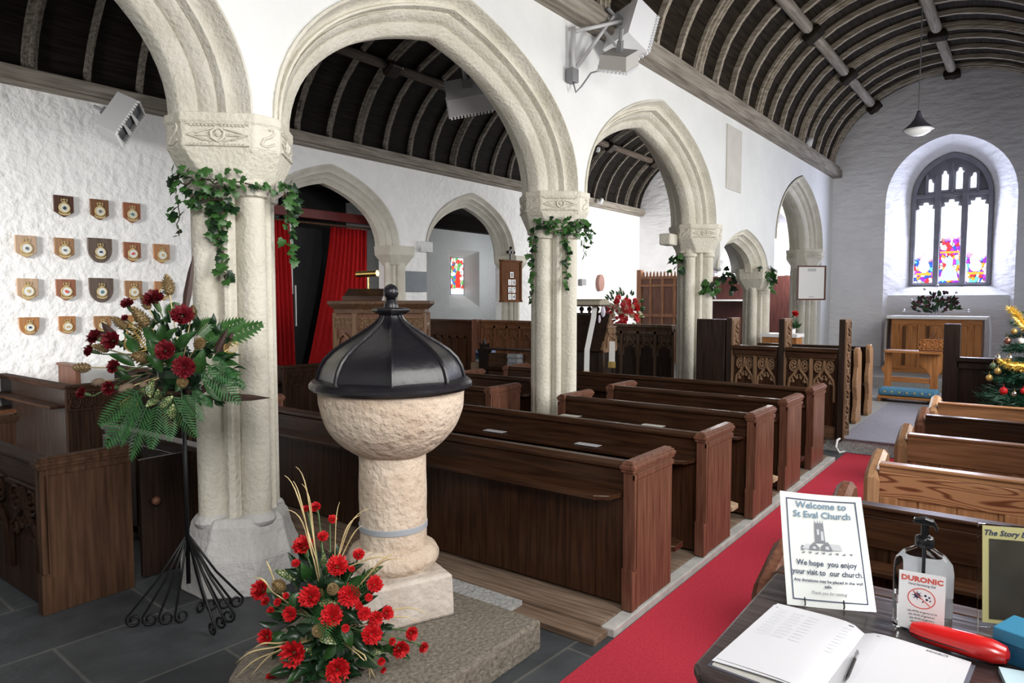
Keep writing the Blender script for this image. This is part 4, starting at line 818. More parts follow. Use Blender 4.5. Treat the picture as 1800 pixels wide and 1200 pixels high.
# ================================================================ framed notice by the east wall
t = thing('notice_board', 'thin framed white notice hung on the half pillar by the east wall', 'notice', (13.72, 3.36, 1.66), R(-50))
q = MB(); q.box(-.25, .25, -.012, .012, 0, .60); q.build('notice_sheet', m_white, t)
q = MB()
for a in ((-.27, -.25, 0, .62), (.24, .27, 0, .62), (-.27, .27, -.015, .012), (-.27, .27, .60, .625)): q.box(a[0], a[1], -.02, .02, a[2], a[3])
q.build('frame', m_bz, t); q = MB(); q.box(-.08, .08, -.016, -.0125, .52, .57); q.build('heading', m_grey, t); q = MB(); q.box(-.05, .05, -.016, -.0125, .04, .055); q.build('footer', m_grey, t)

# ================================================================ nave furniture
def stall(label, x, y0, y1, h, mat, posts, trac=None, mat2=None, base=0):
    t = thing('choir_stall', label, 'stall', (x, (y0 + y1) / 2, base)); L = (y1 - y0) / 2
    q = MB(); q.box(0, .04, -L, L, 0, h - .06); q.build('panel_board', mat, t)
    q = MB(); q.prism([(-.03, h - .10), (-.05, h - .05), (-.07, h - .04), (-.07, h), (.10, h), (.10, h - .06), (.04, h - .10)], 'y', -L, L); q.build('top_rail', mat2 or m_dy, t, bevel=.004)
    zr = h - .34 if trac is None else h - .14
    for z0_, z1_ in ((zr, zr + .05), (0, .12)): q = MB(); q.box(-.03, .0, -L, L, z0_, z1_); q.build('rail', mat2 or m_dy, t)
    n = posts
    for k in range(n + 1):
        y = -L + 2 * L * k / n; q = MB(); q.box(-.03, .0, y - .02, y + .02, .1, h - (.30 if trac is None else .10)); q.build('muntin', mat2 or m_dz, t)
        if k < n and trac:
            o = tracery(2 * L / n - .06, .30, r=.009).build('tracery', mat2 or m_dz, t); o.location = (-.01, y + L / n, h - .46)
    return t
stall('tall dark panelled stall front in front of the transept arch', 9.6, 8.10, 9.24, 1.29, m_dz, 6)
q = MB(); q.box(9.52, 9.68, 7.98, 8.09, 0, 1.30); tag(q.build('stall_post', m_bz, bevel=.006), 'square oak post between dark stall and carved stall', 'post')
m_orz = wood('warm_oak_z', (.14, .058, .028), (.26, .12, .06), 'z')
stall('warm brown stall front with a row of small carved panels', 9.7, 6.3, 7.97, 1.29, m_orz, 6, 1, m_orz)
stall('black stained stall front with slit tracery, right of the ivy pillar', 9.3, 4.12, 5.5, 1.29, m_blk, 5, 1, wood('dim_oak_z', (.05, .03, .018), (.12, .075, .05), 'z'))
# reading bench with poppy head end and hymn books
t = thing('reading_bench', 'low bench with a carved poppy head end left of the ivy pillar', 'bench', (8.7, 6.6, 0))
q = MB(); q.prism([(.42, 0), (.62, 0), (.62, .78), (.66, .84), (.60, .87), (.62, .96), (.55, .92), (.52, 1.02), (.49, .92), (.42, .96), (.44, .87), (.38, .84), (.42, .78)], 'x', -.03, .03); q.build('poppy_head_end', m_blk, t, bevel=.01)
q = MB(); q.box(-.02, .02, -.7, .42, 0, .80); q.build('front', m_cy, t); q = MB(); q.box(-.20, .04, -.7, .42, .86, .89); q.box(-.2, .04, -.7, .42, .56, .58); q.build('book_shelf', m_dy, t)
rng = random.Random(5)
for k in range(9):
    q = MB(); q.box(-.07, .07, -.19 + rng.uniform(-.01, .01), .01 + rng.uniform(-.01, .01), 0, .024); o = q.build('hymn_book', m_paper if k % 3 else M('book_grey_%d' % k, (.3, .31, .34), .6), bevel=.003); o.location = (8.58, 6.5, .582 + k * .0265); o.rotation_euler = (0, 0, rng.uniform(-.05, .05))
    tag(o, 'pale hymn book, %s in the pile under the reading bench top' % ('lowest', 'second from bottom', 'third from bottom', 'fourth from bottom', 'middle one', 'fourth from top', 'third from top', 'second from top', 'topmost')[k], 'book', 'pile of hymn books')
for k, (col, lab) in enumerate((((.5, .52, .56), 'pale grey folder, bottom of the small stack beside the poppy head'), ((.02, .16, .16), 'green book in the middle of the stack beside the poppy head'), ((.015, .03, .13), 'navy book under the top of the stack beside the poppy head'), ((.35, .45, .75), 'light blue book on top of the stack beside the poppy head'))):
    q = MB(); q.box(-.13, .13, -.11, .11, 0, .045); o = q.build('stacked_book', M('book_col_%d' % k, col, .6), bevel=.004); o.location = (8.95, 7.3, .62 + k * .05); tag(o, lab, 'book', 'book stack by the poppy head')
q = MB(); q.box(8.8, 9.1, 7.12, 7.5, .0, .61); tag(q.build('pale_wood_block', m_tan, bevel=.01), 'pale wooden stool carrying the small book stack', 'stool')
# pulpit
PXX, PYY = 6.35, 6.95
t = thing('pulpit', 'octagonal carved oak pulpit behind the font cover', 'pulpit', (PXX, PYY, 0)); PA = R(15)
q = MB(); q.lathe([(.62, .25), (.62, 1.48)], 8, ph=PA); q.build('body', m_bz, t)
q = MB(); q.lathe([(.60, 1.46), (.64, 1.48), (.64, 1.53), (.70, 1.58), (.72, 1.60), (.72, 1.635), (.60, 1.64)], 8, ph=PA); q.build('cornice', m_cy, t, bevel=.004)
q = MB(); q.lathe([(.40, 0), (.42, .2), (.66, .24), (.66, .32), (.63, .34)], 8, ph=PA); q.build('base', m_dz, t)
for i in range(8):
    a = PA + (i + .5) * PI / 4; r = .62 * math.cos(PI / 8); Mx = Matrix.Rotation(a, 4, 'Z') @ Matrix.Translation((r, 0, 0)) @ Matrix.Rotation(PI, 4, 'Z')
    q = MB(); q.box(-.02, 0, -.22, .22, 1.28, 1.44); q.box(-.02, 0, -.22, -.17, .4, 1.25); q.box(-.02, 0, .17, .22, .4, 1.25); q.box(-.02, 0, -.17, .17, .72, .80)
    for sg in (-1, 1): q.tube([(-.02, sg * .15, .82), (-.02, sg * .15, 1.05), (-.02, sg * .11, 1.16), (-.02, 0, 1.22)], .018, 6)
    o = q.build('carved_panel', m_cz if i % 2 else m_bz, t); o.matrix_local = Mx
    sb = scroll_band(.40, .12, 4, .010).build('carved_band', m_cz, o); sb.location = (-.025, 0, 1.30)
    q = MB(); q.box(-.03, .03, -.03, .03, .3, 1.48); o = q.build('corner_post', m_cz, t); o.location = (.62 * math.cos(a - PI / 8), .62 * math.sin(a - PI / 8), 0); o.rotation_euler = (0, 0, a - PI / 8)
bs = thing('book_rest', 'dark sloping book rest on the pulpit rim', 'book rest', (6.2, 7.12, 1.64), R(35))
q = MB(); q.prism([(-.16, .03), (.12, .16), (.13, .14), (-.15, .01)], 'y', -.26, .26); q.build('slope', m_dy, bs); q = MB(); q.box(-.17, -.15, -.26, .26, .0, .06); q.box(-.02, .02, -.03, .03, 0, .09); q.build('lip', m_dy, bs)
lp = thing('brass_lamp', 'brass tube reading lamp on the pulpit, against the red curtain', 'lamp', (6.42, 7.30, 1.64))
q = MB(); q.tube([(0, 0, 0), (0, 0, .32), (-.03, -.02, .36)], .012, 8); q.lathe([(.05, 0), (.05, .015), (.012, .03)], 12); q.build('stem', m_brass, lp, smooth=True)
q = MB(); q.tube([(-.06, .16, .36), (.02, -.16, .37)], .042, 12); q.build('shade', m_brass, lp, smooth=True)
# chamber behind the north arch: curtains, beam, dark panel
q = MB(); q.box(5.9, 9.0, 9.93, 10.05, 3.04, 3.20); tag(q.build('red_beam', m_beamr, bevel=.01), 'dark red painted beam above the curtains', 'beam')
q = MB(); q.tube([(5.9, 9.92, 2.955), (9.0, 9.92, 2.965)], .018, 8); tag(q.build('curtain_rail', m_cy, smooth=True), 'thin wooden curtain rail below the red beam', 'rail')
def curtain(label, top, bot, zt, zb, nf, y, bulge=0):
    t = MB(); rows = []
    for j in range(13):
        v = j / 12; a = top[0] + (bot[0] - top[0]) * (v ** 1.3); b_ = top[1] + (bot[1] - top[1]) * v; z = zt + (zb - zt) * v; n = nf * 6
        rows.append([(a + (b_ - a) * i / n, y + (.045 - .015 * v) * math.sin(2 * PI * i / 6 + .5 * math.sin(i * .7)), z) for i in range(n + 1)])
    t.loft(rows, closed=False); o = t.build('curtain', m_curt, smooth='all'); md = o.modifiers.new('thick', 'SOLIDIFY'); md.thickness = .006
    return tag(o, label, 'curtain')
curtain('narrow red curtain just right of the nearest pillar', (6.45, 7.02), (6.5, 7.1), 2.94, .3, 7, 9.93)
curtain('wide red curtain flaring to the left behind the pulpit', (7.95, 8.75), (7.35, 8.72), 2.94, .3, 9, 10.0)
q = MB(); q.box(7.28, 8.7, 10.5, 10.56, 0, 3.7); q.box(7.24, 7.9, 10.2, 10.26, 0, 2.9); tag(q.build('black_partition', M('matt_black', (.006, .006, .007), .7)), 'tall black partition standing between the two curtains', 'partition')
for i, (x, za, zb, w) in enumerate(((7.22, 1.75, 3.66, .05), (7.30, 1.2, 1.9, .02), (7.22, .5, 1.0, .035))):
    q = MB(); q.box(x - w / 2, x + w / 2, 10.15, 10.18, za, zb); tag(q.build('white_strip', m_white), ('tall white strip on the black partition edge', 'thin white strip halfway up the black partition', 'short white strip low on the black partition')[i], 'strip')
for i, (x, za, zb, w) in enumerate(((7.72, 2.75, 3.32, .13), (8.45, 3.0, 3.16, .09), (8.9, 3.26, 3.4, .06))):
    q = MB(); q.box(x - w / 2, x + w / 2, 10.6, 10.62, za, zb); tag(q.build('white_card', m_white), ('larger white card beside the black partition top', 'small white card above the wide curtain', 'tiny white card near the arch edge')[i], 'card')
q = MB(); q.box(6.9, 7.3, 10.9, 11.2, 0, 1.75); q.box(6.88, 7.32, 10.88, 11.22, 1.75, 1.8); tag(q.build('cupboard', m_bz, bevel=.005), 'brown cupboard glimpsed between the left curtain and black partition', 'cupboard')
# slate plaque, hymn board
t = thing('slate_plaque', 'blank looking grey slate plaque on the north wall between the arches', 'plaque', (9.30, 9.255, 1.80)); q = MB(); q.box(-.29, .29, 0, .04, 0, .38); q.build('slab', m_slate, t, bevel=.004)
q = MB()
for k in range(9): q.box(-.22 + .02 * (k % 3), .22 - .02 * ((k + 1) % 3), -.003, 0, .05 + k * .032, .056 + k * .032)
q.build('engraved_lines', M('engraved_grey', (.22, .25, .28), .7), t)
t = thing('hymn_board', 'wooden hymn board with white numbers and a cross on top', 'hymn board', (11.94, 9.02, 1.64)); HB = wood('hymn_board_oak', (.10, .038, .016), (.18, .075, .035), 'z', .8, 0)
q = MB(); q.box(-.33, .33, 0, .04, 0, .82); q.build('board', HB, t)
q = MB()
for a in ((-.36, -.31, -.02, .84), (.31, .36, -.02, .84), (-.38, .38, -.04, .0), (-.38, .38, .82, .86)): q.box(a[0], a[1], -.02, .045, a[2], a[3])
for z in (.14, .30, .46, .62): q.box(-.31, .31, -.012, 0, z - .008, z + .008)
q.build('frame', HB, t)
q = MB(); q.box(-.025, .025, 0, .03, .86, 1.12); q.box(-.11, .11, 0, .03, 1.0, 1.05)
for x, z in ((-.11, 1.025), (.11, 1.025), (0, 1.12)): q.ball((x, .015, z), .035, 8)
q.build('cross', m_blk, t)
for row, s in ((.475, '8'), (.315, '18'), (.155, '27'), (.005, '14')):
    for k, ch in enumerate(s):
        x = (k - (len(s) - 1) / 2) * .14; q = MB(); q.box(x - .055, x + .055, -.015, -.005, row + .01, row + .13); cd = q.build('number_card', m_white, t)
        text(ch, .13, m_ink, cd, (x, -.018, row + .025), (R(90), 0, 0), name='number', bold=.003)
# double sided lectern with open bible and ribbons
t = thing('lectern', 'steep roofed dark lectern with gabled end and pierced cresting', 'lectern', (7.86, 4.66, 0), R(8))
q = MB(); q.prism([(-.26, 1.02), (0, 1.46), (.26, 1.02), (.22, .98), (-.22, .98)], 'y', -.30, -.26); q.build('gable_end', m_cz, t, bevel=.005); q = MB(); q.prism([(-.26, 1.02), (0, 1.46), (.26, 1.02), (.22, .98), (-.22, .98)], 'y', .26, .30); q.build('gable_end', m_cz, t, bevel=.005)
q = MB(); q.prism([(-.27, 1.0), (-.25, .99), (.015, 1.45), (-.005, 1.46)], 'y', -.28, .28); q.prism([(.27, 1.0), (.25, .99), (-.015, 1.45), (.005, 1.46)], 'y', -.28, .28); q.build('desk_slope', m_blk, t)
q = MB(); q.box(-.02, .02, -.28, .28, 1.45, 1.48)
for k in range(5): q.ball((0, -.22 + k * .11, 1.53), .035, 8, (.5, 1, 1)); q.box(-.008, .008, -.235 + k * .11, -.205 + k * .11, 1.48, 1.54)
q.build('cresting', m_blk, t)
q = MB()
for sx in (-1, 1):
    for sy in (-1, 1): q.box(sx * .19 - .03, sx * .19 + .03, sy * .25 - .03, sy * .25 + .03, 0, 1.0)
q.box(-.22, .22, -.28, .28, .05, .14); q.box(-.2, .2, -.26, .26, .14, .98); q.build('body', m_blk, t)
o = tracery(.3, .26, r=.012).build('gable_tracery', m_cz, t); o.location = (0, -.31, 1.04); o.rotation_euler = (0, 0, R(90))
o = thing('open_bible', 'thick open book resting on the lectern cresting', 'book', (7.86, 4.69, 1.585), R(8)); q = MB(); q.prism([(-.18, 0), (-.17, .05), (-.05, .075), (0, .06), (.05, .075), (.17, .05), (.18, 0)], 'y', -.24, .22); q.build('pages', M('aged_pages', (.34, .31, .24), .7), o, bevel=.004); q = MB(); q.box(-.2, .2, -.25, .23, -.02, 0); q.build('cover', m_dy, o)
def ribbon(label, pts, w, tag_end):
    t = thing('ribbon', label, 'ribbon', (7.86, 4.66, 0), R(8)); q = MB(); q.loft([[(x, y - w / 2, z), (x, y + w / 2, z)] for x, y, z in pts], closed=False); o = q.build('ribbon_strip', m_white, t); md = o.modifiers.new('thick', 'SOLIDIFY'); md.thickness = .004
    x, y, z = pts[-1]; q = MB(); q.box(x - .006, x + .006, y - w / 2 - .008, y + w / 2 + .008, z - .08, z); q.build('gold_end', m_gold, t)
ribbon('long white ribbon hanging down the lectern slope', [(-.06, -.10, 1.62), (-.10, -.10, 1.42), (-.31, -.10, 1.02), (-.32, -.10, .75)], .07, 1)
ribbon('short white ribbon below the lectern gable', [(-.05, -.335, 1.12), (-.05, -.335, .98), (-.05, -.335, .86)], .08, 1)
o = thing('white_bow', 'pale gauze bow tied at the lectern top', 'bow', (7.83, 4.46, 1.5), R(8)); q = MB(); q.ball((0, -.02, 0), .05, 8, (.5, .7, 1.5)); q.ball((0, .03, -.1), .03, 8, (.5, .6, 2)); q.build('gauze', M('gauze', (.68, .62, .72), .8), o, smooth=True)
# chancel screens
t = thing('chancel_screen', 'tall oak screen with a pointed cresting against the far chancel wall', 'screen', (17.0, 7.85, 0)); q = MB(); q.box(0, .06, -.7, .72, 0, 2.2); q.build('boards', m_bz, t)
q = MB()
for k in range(5): q.box(-.03, 0, -.7 + k * .34, -.64 + k * .34, .1, 2.2)
q.box(-.04, 0, -.7, .72, 1.2, 1.28); q.box(-.04, 0, -.7, .72, 2.0, 2.06); q.box(-.04, .08, -.7, .72, 2.2, 2.27); q.box(-.05, .1, .62, .74, 0, 2.45); q.build('framing', m_orz, t)
q = MB()
for k in range(13): q.prism([(-.66 + k * .1, 2.27), (-.60 + k * .1, 2.27), (-.61 + k * .1, 2.36), (-.63 + k * .1, 2.41), (-.65 + k * .1, 2.36)], 'x', .01, .04)
q.build('cresting', m_orz, t)
t = thing('chancel_panelling', 'dark red brown panelling seen through the low arch and last arch', 'panelling', (17.4, 5.6, 0)); q = MB(); q.box(0, .06, -1.25, 1.4, 0, 2.24); q.build('boards', wood('mahogany_z', (.035, .012, .012), (.075, .026, .022), 'z'), t)
q = MB()
for k in range(24): q.ball((.03, -1.2 + k * .11, 2.29), .045, 8)
q.build('cresting', m_cream, t); q = MB(); q.box(-.3, 0, -.1, 1.35, 1.62, 1.66); q.build('white_ledge', m_white, t)
t = thing('side_desk', 'orange wood desk behind the carved screen, seen beside the small column', 'desk', (10.9, 3.1, .14)); q = MB(); q.box(-.2, .2, -.3, .25, .95, 1.0); q.build('top', m_white, t); q = MB(); q.box(-.16, .16, -.28, .22, 0, .95); q.build('body', m_pz, t)
# wall bits: far safe plates on the chancel wall
for i, (x, z, w, h, c) in enumerate(((15.25, 2.10, .22, .16, m_greyd), (16.15, 2.10, .30, .44, M('pink_plate', (.32, .17, .14), .6)))):
    q = MB(); q.prism([(x + w / 2 * math.cos(a * PI / 10), z + h / 2 * math.sin(a * PI / 10)) for a in range(20)] if i else [(x - w / 2, z - h / 2), (x + w / 2, z - h / 2), (x + w / 2, z + h / 2), (x - w / 2, z + h / 2)], 'y', 9.20, 9.30); tag(q.build('wall_plate', c, bevel=.004), ('small square grey plate on the bright chancel wall', 'small oval pink plate on the bright chancel wall')[i], 'plate')
CARN1 = [(1.621, 3.318, 1.634, 0.038), (1.554, 3.435, 1.612, 0.024), (1.653, 3.131, 1.561, 0.039), (1.452, 3.536, 1.458, 0.03), (1.458, 3.381, 1.448, 0.034), (1.436, 3.558, 1.396, 0.024), (1.542, 3.067, 1.412, 0.035), (1.594, 3.012, 1.338, 0.038), (1.445, 3.336, 1.333, 0.026), (1.451, 3.41, 1.232, 0.026), (1.439, 3.67, 1.188, 0.022), (1.627, 3.185, 1.098, 0.037), (1.513, 3.371, 1.549, 0.013)]
CONE1 = [(1.697, 3.346, 1.705, 0.033), (1.581, 3.329, 1.623, 0.024), (1.53, 3.27, 1.558, 0.034), (1.684, 3.113, 1.576, 0.024), (1.434, 3.454, 1.417, 0.024), (1.471, 3.154, 1.385, 0.031), (1.653, 2.994, 1.445, 0.026), (1.58, 3.014, 1.278, 0.026), (1.42, 3.631, 1.317, 0.027), (1.487, 3.376, 1.531, 0.027)]
TEAS1 = [(1.435, 3.542, 1.261, 0.03), (1.461, 3.317, 1.246, 0.034), (1.483, 3.199, 1.268, 0.026)]
GLEAF1 = [(1.491, 3.33, 1.537, 1.491, 3.174, 1.426), (1.463, 3.395, 1.163, 1.501, 3.298, 1.167), (1.832, 3.003, 1.449, 1.763, 3, 1.41)]
SPEAR1 = [(1.7, 3.23, 1.593, 1.737, 3.207, 1.858), (1.491, 3.496, 1.474, 1.46, 3.544, 1.544), (1.777, 3.109, 1.393, 1.819, 3.065, 1.512), (1.793, 3.087, 1.388, 1.834, 3.043, 1.498), (1.751, 3.123, 1.188, 1.925, 2.892, 1.185), (1.723, 3.162, 1.21, 1.801, 3.069, 1.304)]
FROND1 = [(1.497, 3.214, 1.23, 1.353, 3.333, 1.004), (1.511, 3.193, 1.204, 1.407, 3.255, 0.953), (1.534, 3.162, 1.191, 1.482, 3.161, 0.991), (1.565, 3.121, 1.204, 1.542, 3.085, 1.029), (1.49, 3.226, 1.255, 1.345, 3.352, 1.093), (1.598, 3.081, 1.23, 1.626, 2.982, 1.119), (1.622, 3.05, 1.242, 1.654, 2.951, 1.177), (1.567, 3.122, 1.23, 1.596, 3.014, 1.042), (1.651, 3.023, 1.358, 1.728, 2.856, 1.208), (1.666, 3.003, 1.358, 1.746, 2.838, 1.28), (1.684, 2.983, 1.397, 1.711, 2.891, 1.336), (1.489, 3.225, 1.23, 1.387, 3.288, 1.017)]
SPRIG1 = [(1.75, 3.149, 1.439, 1.924, 2.928, 1.544), (1.742, 3.16, 1.453, 1.87, 3.002, 1.561), (1.727, 3.183, 1.48, 1.78, 3.121, 1.561), (1.733, 3.17, 1.426, 1.81, 3.075, 1.493), (1.658, 3.283, 1.561, 1.675, 3.269, 1.642)]
BLEAF1 = [(1.585, 3.196, 1.459, 1.572, 3.19, 1.564), (1.582, 3.138, 1.461, 1.59, 3.1, 1.526), (1.539, 3.207, 1.461, 1.508, 3.22, 1.513), (1.605, 3.084, 1.436, 1.621, 3.035, 1.489), (1.5, 3.411, 1.294, 1.427, 3.483, 1.389), (1.483, 3.313, 1.355, 1.436, 3.345, 1.388), (1.835, 3.15, 1.338, 1.91, 3.025, 1.416), (1.763, 3.075, 1.374, 1.805, 2.989, 1.402), (1.742, 3.02, 1.246, 1.743, 2.987, 1.261), (1.523, 3.179, 1.411, 1.505, 3.178, 1.489), (1.546, 3.072, 1.363, 1.568, 3.014, 1.416), (1.491, 3.271, 1.409, 1.465, 3.277, 1.462), (1.819, 3.076, 1.288, 1.854, 2.997, 1.304), (1.709, 2.965, 1.201, 1.67, 2.99, 1.26), (1.51, 3.105, 1.339, 1.487, 3.106, 1.366), (1.64, 3.005, 1.334, 1.64, 2.978, 1.4), (1.548, 3.224, 1.512, 1.572, 3.164, 1.551), (1.492, 3.178, 1.233, 1.529, 3.097, 1.236), (1.796, 3.059, 1.346, 1.825, 2.987, 1.347), (1.837, 3.104, 1.313, 1.861, 3.027, 1.206), (1.499, 3.175, 1.515, 1.518, 3.112, 1.465), (1.458, 3.251, 1.463, 1.462, 3.208, 1.413), (1.626, 3.122, 1.459, 1.665, 3.043, 1.512)]
CARN2 = [(1.69, 2.332, 0.655, 0.035), (1.702, 2.135, 0.615, 0.035), (1.6, 2.171, 0.521, 0.035), (1.684, 2.048, 0.527, 0.035), (1.628, 2.08, 0.459, 0.036), (1.572, 2.451, 0.483, 0.034), (1.548, 2.386, 0.319, 0.027), (1.569, 2.238, 0.292, 0.042), (1.662, 2.094, 0.231, 0.039), (1.741, 1.987, 0.373, 0.033), (1.873, 1.971, 0.265, 0.029), (1.93, 1.964, 0.308, 0.023), (1.96, 1.93, 0.249, 0.018), (1.814, 1.98, 0.431, 0.022), (1.762, 1.987, 0.426, 0.024), (1.722, 2.006, 0.455, 0.022), (1.787, 2.019, 0.544, 0.027), (1.794, 2.119, 0.637, 0.02), (1.755, 2.292, 0.685, 0.019), (1.722, 2.357, 0.795, 0.014), (1.747, 2.324, 0.802, 0.019), (1.786, 2.268, 0.753, 0.016), (1.635, 2.307, 0.607, 0.014), (1.567, 2.253, 0.442, 0.024), (1.565, 2.329, 0.469, 0.013), (1.562, 2.405, 0.452, 0.016), (1.558, 2.366, 0.427, 0.013), (1.735, 2.091, 0.604, 0.011), (1.748, 2.009, 0.508, 0.013), (1.706, 2.019, 0.487, 0.013), (1.656, 2.036, 0.414, 0.013), (1.83, 1.97, 0.313, 0.013), (1.568, 2.387, 0.145, 0.018), (1.797, 1.997, 0.238, 0.013), (1.817, 2.009, 0.191, 0.011), (1.574, 2.287, 0.502, 0.011)]
CONE2 = [(1.638, 2.083, 0.56, 0.022), (1.583, 2.101, 0.415, 0.024), (1.57, 2.327, 0.532, 0.025)]
GRASS2 = [(1.664, 2.218, 0.642, 1.606, 2.328, 0.964), (1.666, 2.214, 0.63, 1.634, 2.294, 0.998), (1.66, 2.223, 0.63, 1.603, 2.318, 0.831), (1.666, 2.217, 0.642, 1.645, 2.273, 0.931), (1.658, 2.227, 0.642, 1.625, 2.3, 0.942), (1.71, 2.155, 0.619, 1.801, 2.056, 0.835), (1.708, 2.159, 0.63, 1.731, 2.151, 0.86), (1.712, 2.151, 0.608, 1.78, 2.077, 0.768), (1.71, 2.155, 0.619, 1.776, 2.087, 0.808), (1.723, 2.137, 0.597, 1.845, 1.978, 0.633), (1.752, 2.089, 0.519, 1.875, 1.939, 0.633), (1.76, 2.081, 0.53, 1.846, 1.978, 0.653), (1.767, 2.058, 0.397, 1.918, 1.86, 0.419), (1.773, 2.049, 0.386, 1.894, 1.889, 0.386), (1.567, 2.313, 0.297, 1.454, 2.456, 0.225), (1.567, 2.312, 0.285, 1.444, 2.463, 0.156), (1.574, 2.304, 0.29, 1.487, 2.406, 0.174), (1.561, 2.322, 0.308, 1.5, 2.401, 0.285), (1.76, 2.053, 0.263, 1.783, 2.014, 0.17), (1.747, 2.071, 0.263, 1.769, 2.032, 0.163), (1.557, 2.347, 0.508, 1.513, 2.411, 0.564), (1.568, 2.333, 0.519, 1.547, 2.373, 0.63)]
LEAF2 = [(1.697, 2.319, 0.538, 1.631, 2.376, 0.569), (1.626, 2.261, 0.507, 1.587, 2.274, 0.449), (1.63, 2.229, 0.514, 1.596, 2.235, 0.467), (1.673, 2.362, 0.512, 1.621, 2.402, 0.554), (1.773, 2.346, 0.531, 1.728, 2.388, 0.692), (1.766, 2.191, 0.547, 1.81, 2.105, 0.6), (1.762, 2.152, 0.511, 1.806, 2.067, 0.564), (1.793, 2.121, 0.439, 1.85, 2.018, 0.493), (1.628, 2.16, 0.375, 1.659, 2.081, 0.33), (1.625, 2.227, 0.357, 1.579, 2.254, 0.355), (1.692, 2.247, 0.278, 1.619, 2.298, 0.152), (1.691, 2.139, 0.311, 1.634, 2.172, 0.233), (1.744, 2.1, 0.325, 1.774, 2.02, 0.268), (1.807, 2.108, 0.25, 1.861, 2.001, 0.237), (1.838, 2.108, 0.261, 1.875, 2.017, 0.179), (1.651, 2.297, 0.396, 1.569, 2.37, 0.371), (1.656, 2.341, 0.429, 1.573, 2.413, 0.392), (1.697, 2.109, 0.454, 1.734, 2.021, 0.397), (1.635, 2.166, 0.483, 1.662, 2.098, 0.492), (1.674, 2.18, 0.557, 1.714, 2.094, 0.554), (1.626, 2.192, 0.412, 1.597, 2.19, 0.333), (1.691, 2.102, 0.39, 1.7, 2.049, 0.312), (1.746, 2.101, 0.392, 1.79, 2.017, 0.468), (1.639, 2.248, 0.299, 1.628, 2.218, 0.198), (1.694, 2.195, 0.27, 1.709, 2.13, 0.157), (1.756, 2.152, 0.21, 1.781, 2.079, 0.142), (1.896, 2.072, 0.224, 1.95, 1.963, 0.188), (1.574, 2.228, 0.399, 1.615, 2.142, 0.408), (1.746, 2.291, 0.553, 1.745, 2.269, 0.653), (1.784, 2.286, 0.542, 1.805, 2.237, 0.666), (1.717, 2.385, 0.54, 1.674, 2.417, 0.617), (1.621, 2.371, 0.315, 1.567, 2.407, 0.279), (1.642, 2.403, 0.25, 1.584, 2.438, 0.168), (1.829, 2.128, 0.518, 1.853, 2.069, 0.572), (1.826, 2.093, 0.341, 1.88, 1.987, 0.328), (1.739, 2.356, 0.575, 1.702, 2.379, 0.641), (1.67, 2.22, 0.225, 1.675, 2.174, 0.157), (1.626, 2.374, 0.43, 1.589, 2.395, 0.485)]
SLIPS = [(4.339, 3.216, 0.646), (4.315, 2.406, 0.646), (4.382, 3.852, 0.646), (5.292, 3.136, 0.646), (5.294, 2.37, 0.646), (6.33, 2.417, 0.646)]
AF = [(14.75, 1.442, 1.907), (14.75, 1.646, 1.847), (14.75, 1.15, 1.781), (14.75, 1.849, 1.638), (14.75, 1.965, 1.458), (14.75, 0.951, 1.457)]
BAUB = [(7.238, 0.241, 1.041, 0.027), (7.275, 0.301, 0.975, 0.027), (7.137, 0.193, 0.884, 0.031), (7.361, 0.186, 1.296, 0.027), (7.401, 0.142, 1.379, 0.025), (7.243, 0.162, 1.157, 0.024), (7.307, 0.244, 1.149, 0.025), (7.185, 0.089, 1.308, 0.024), (7.052, 0.058, 0.903, 0.023), (7.301, 0.277, 1.078, 0.027), (7.068, 0.117, 0.873, 0.021)]
TINS = [(7.451, 0.178, 1.58), (7.355, 0.134, 1.523), (7.254, 0.095, 1.463), (7.159, 0.05, 1.409)]
TINS2 = [(7.302, 0.215, 1.126), (7.179, 0.159, 1.099), (7.098, 0.099, 1.094), (7.056, 0.038, 1.096)]
# ================================================================ flowers, ivy, tree
CAMDIR = Vector((-.62, -.66, .25))
def carnation_mesh(mat, seed):
    rng = random.Random(seed); mb = MB(); n = 34
    for k, (r0, r1, z0, z1) in enumerate(((.25, 1.0, -.25, .12), (.2, .93, -.15, .34), (.15, .78, -.1, .52), (.1, .58, 0, .66), (.05, .34, .1, .76))):
        rings = []
        for j in range(4):
            t = j / 3; ring = []
            for i in range(n):
                a = 2 * PI * i / n + k * .4; fr = (math.sin(a * 6 + k * 2) * .5 + math.sin(a * 11 + k) * .5 + rng.uniform(-.8, .8)) * .22 * t
                r = r0 + (r1 - r0) * t + (.10 if i % 2 else -.06) * (t ** 3) + fr * .4; ring.append((r * math.cos(a), r * math.sin(a), z0 + (z1 - z0) * t ** .8 + fr))
            rings.append(ring)
        mb.loft(rings, caps=False)
    return mb.data('carnation', mat, 'all', recalc=False)
def calyx_mesh():
    mb = MB(); mb.lathe([(.05, -1.5), (.22, -1.35), (.30, -.7), (.34, -.25), (.2, -.1)], 10); return mb.data('calyx', m_stem, True)
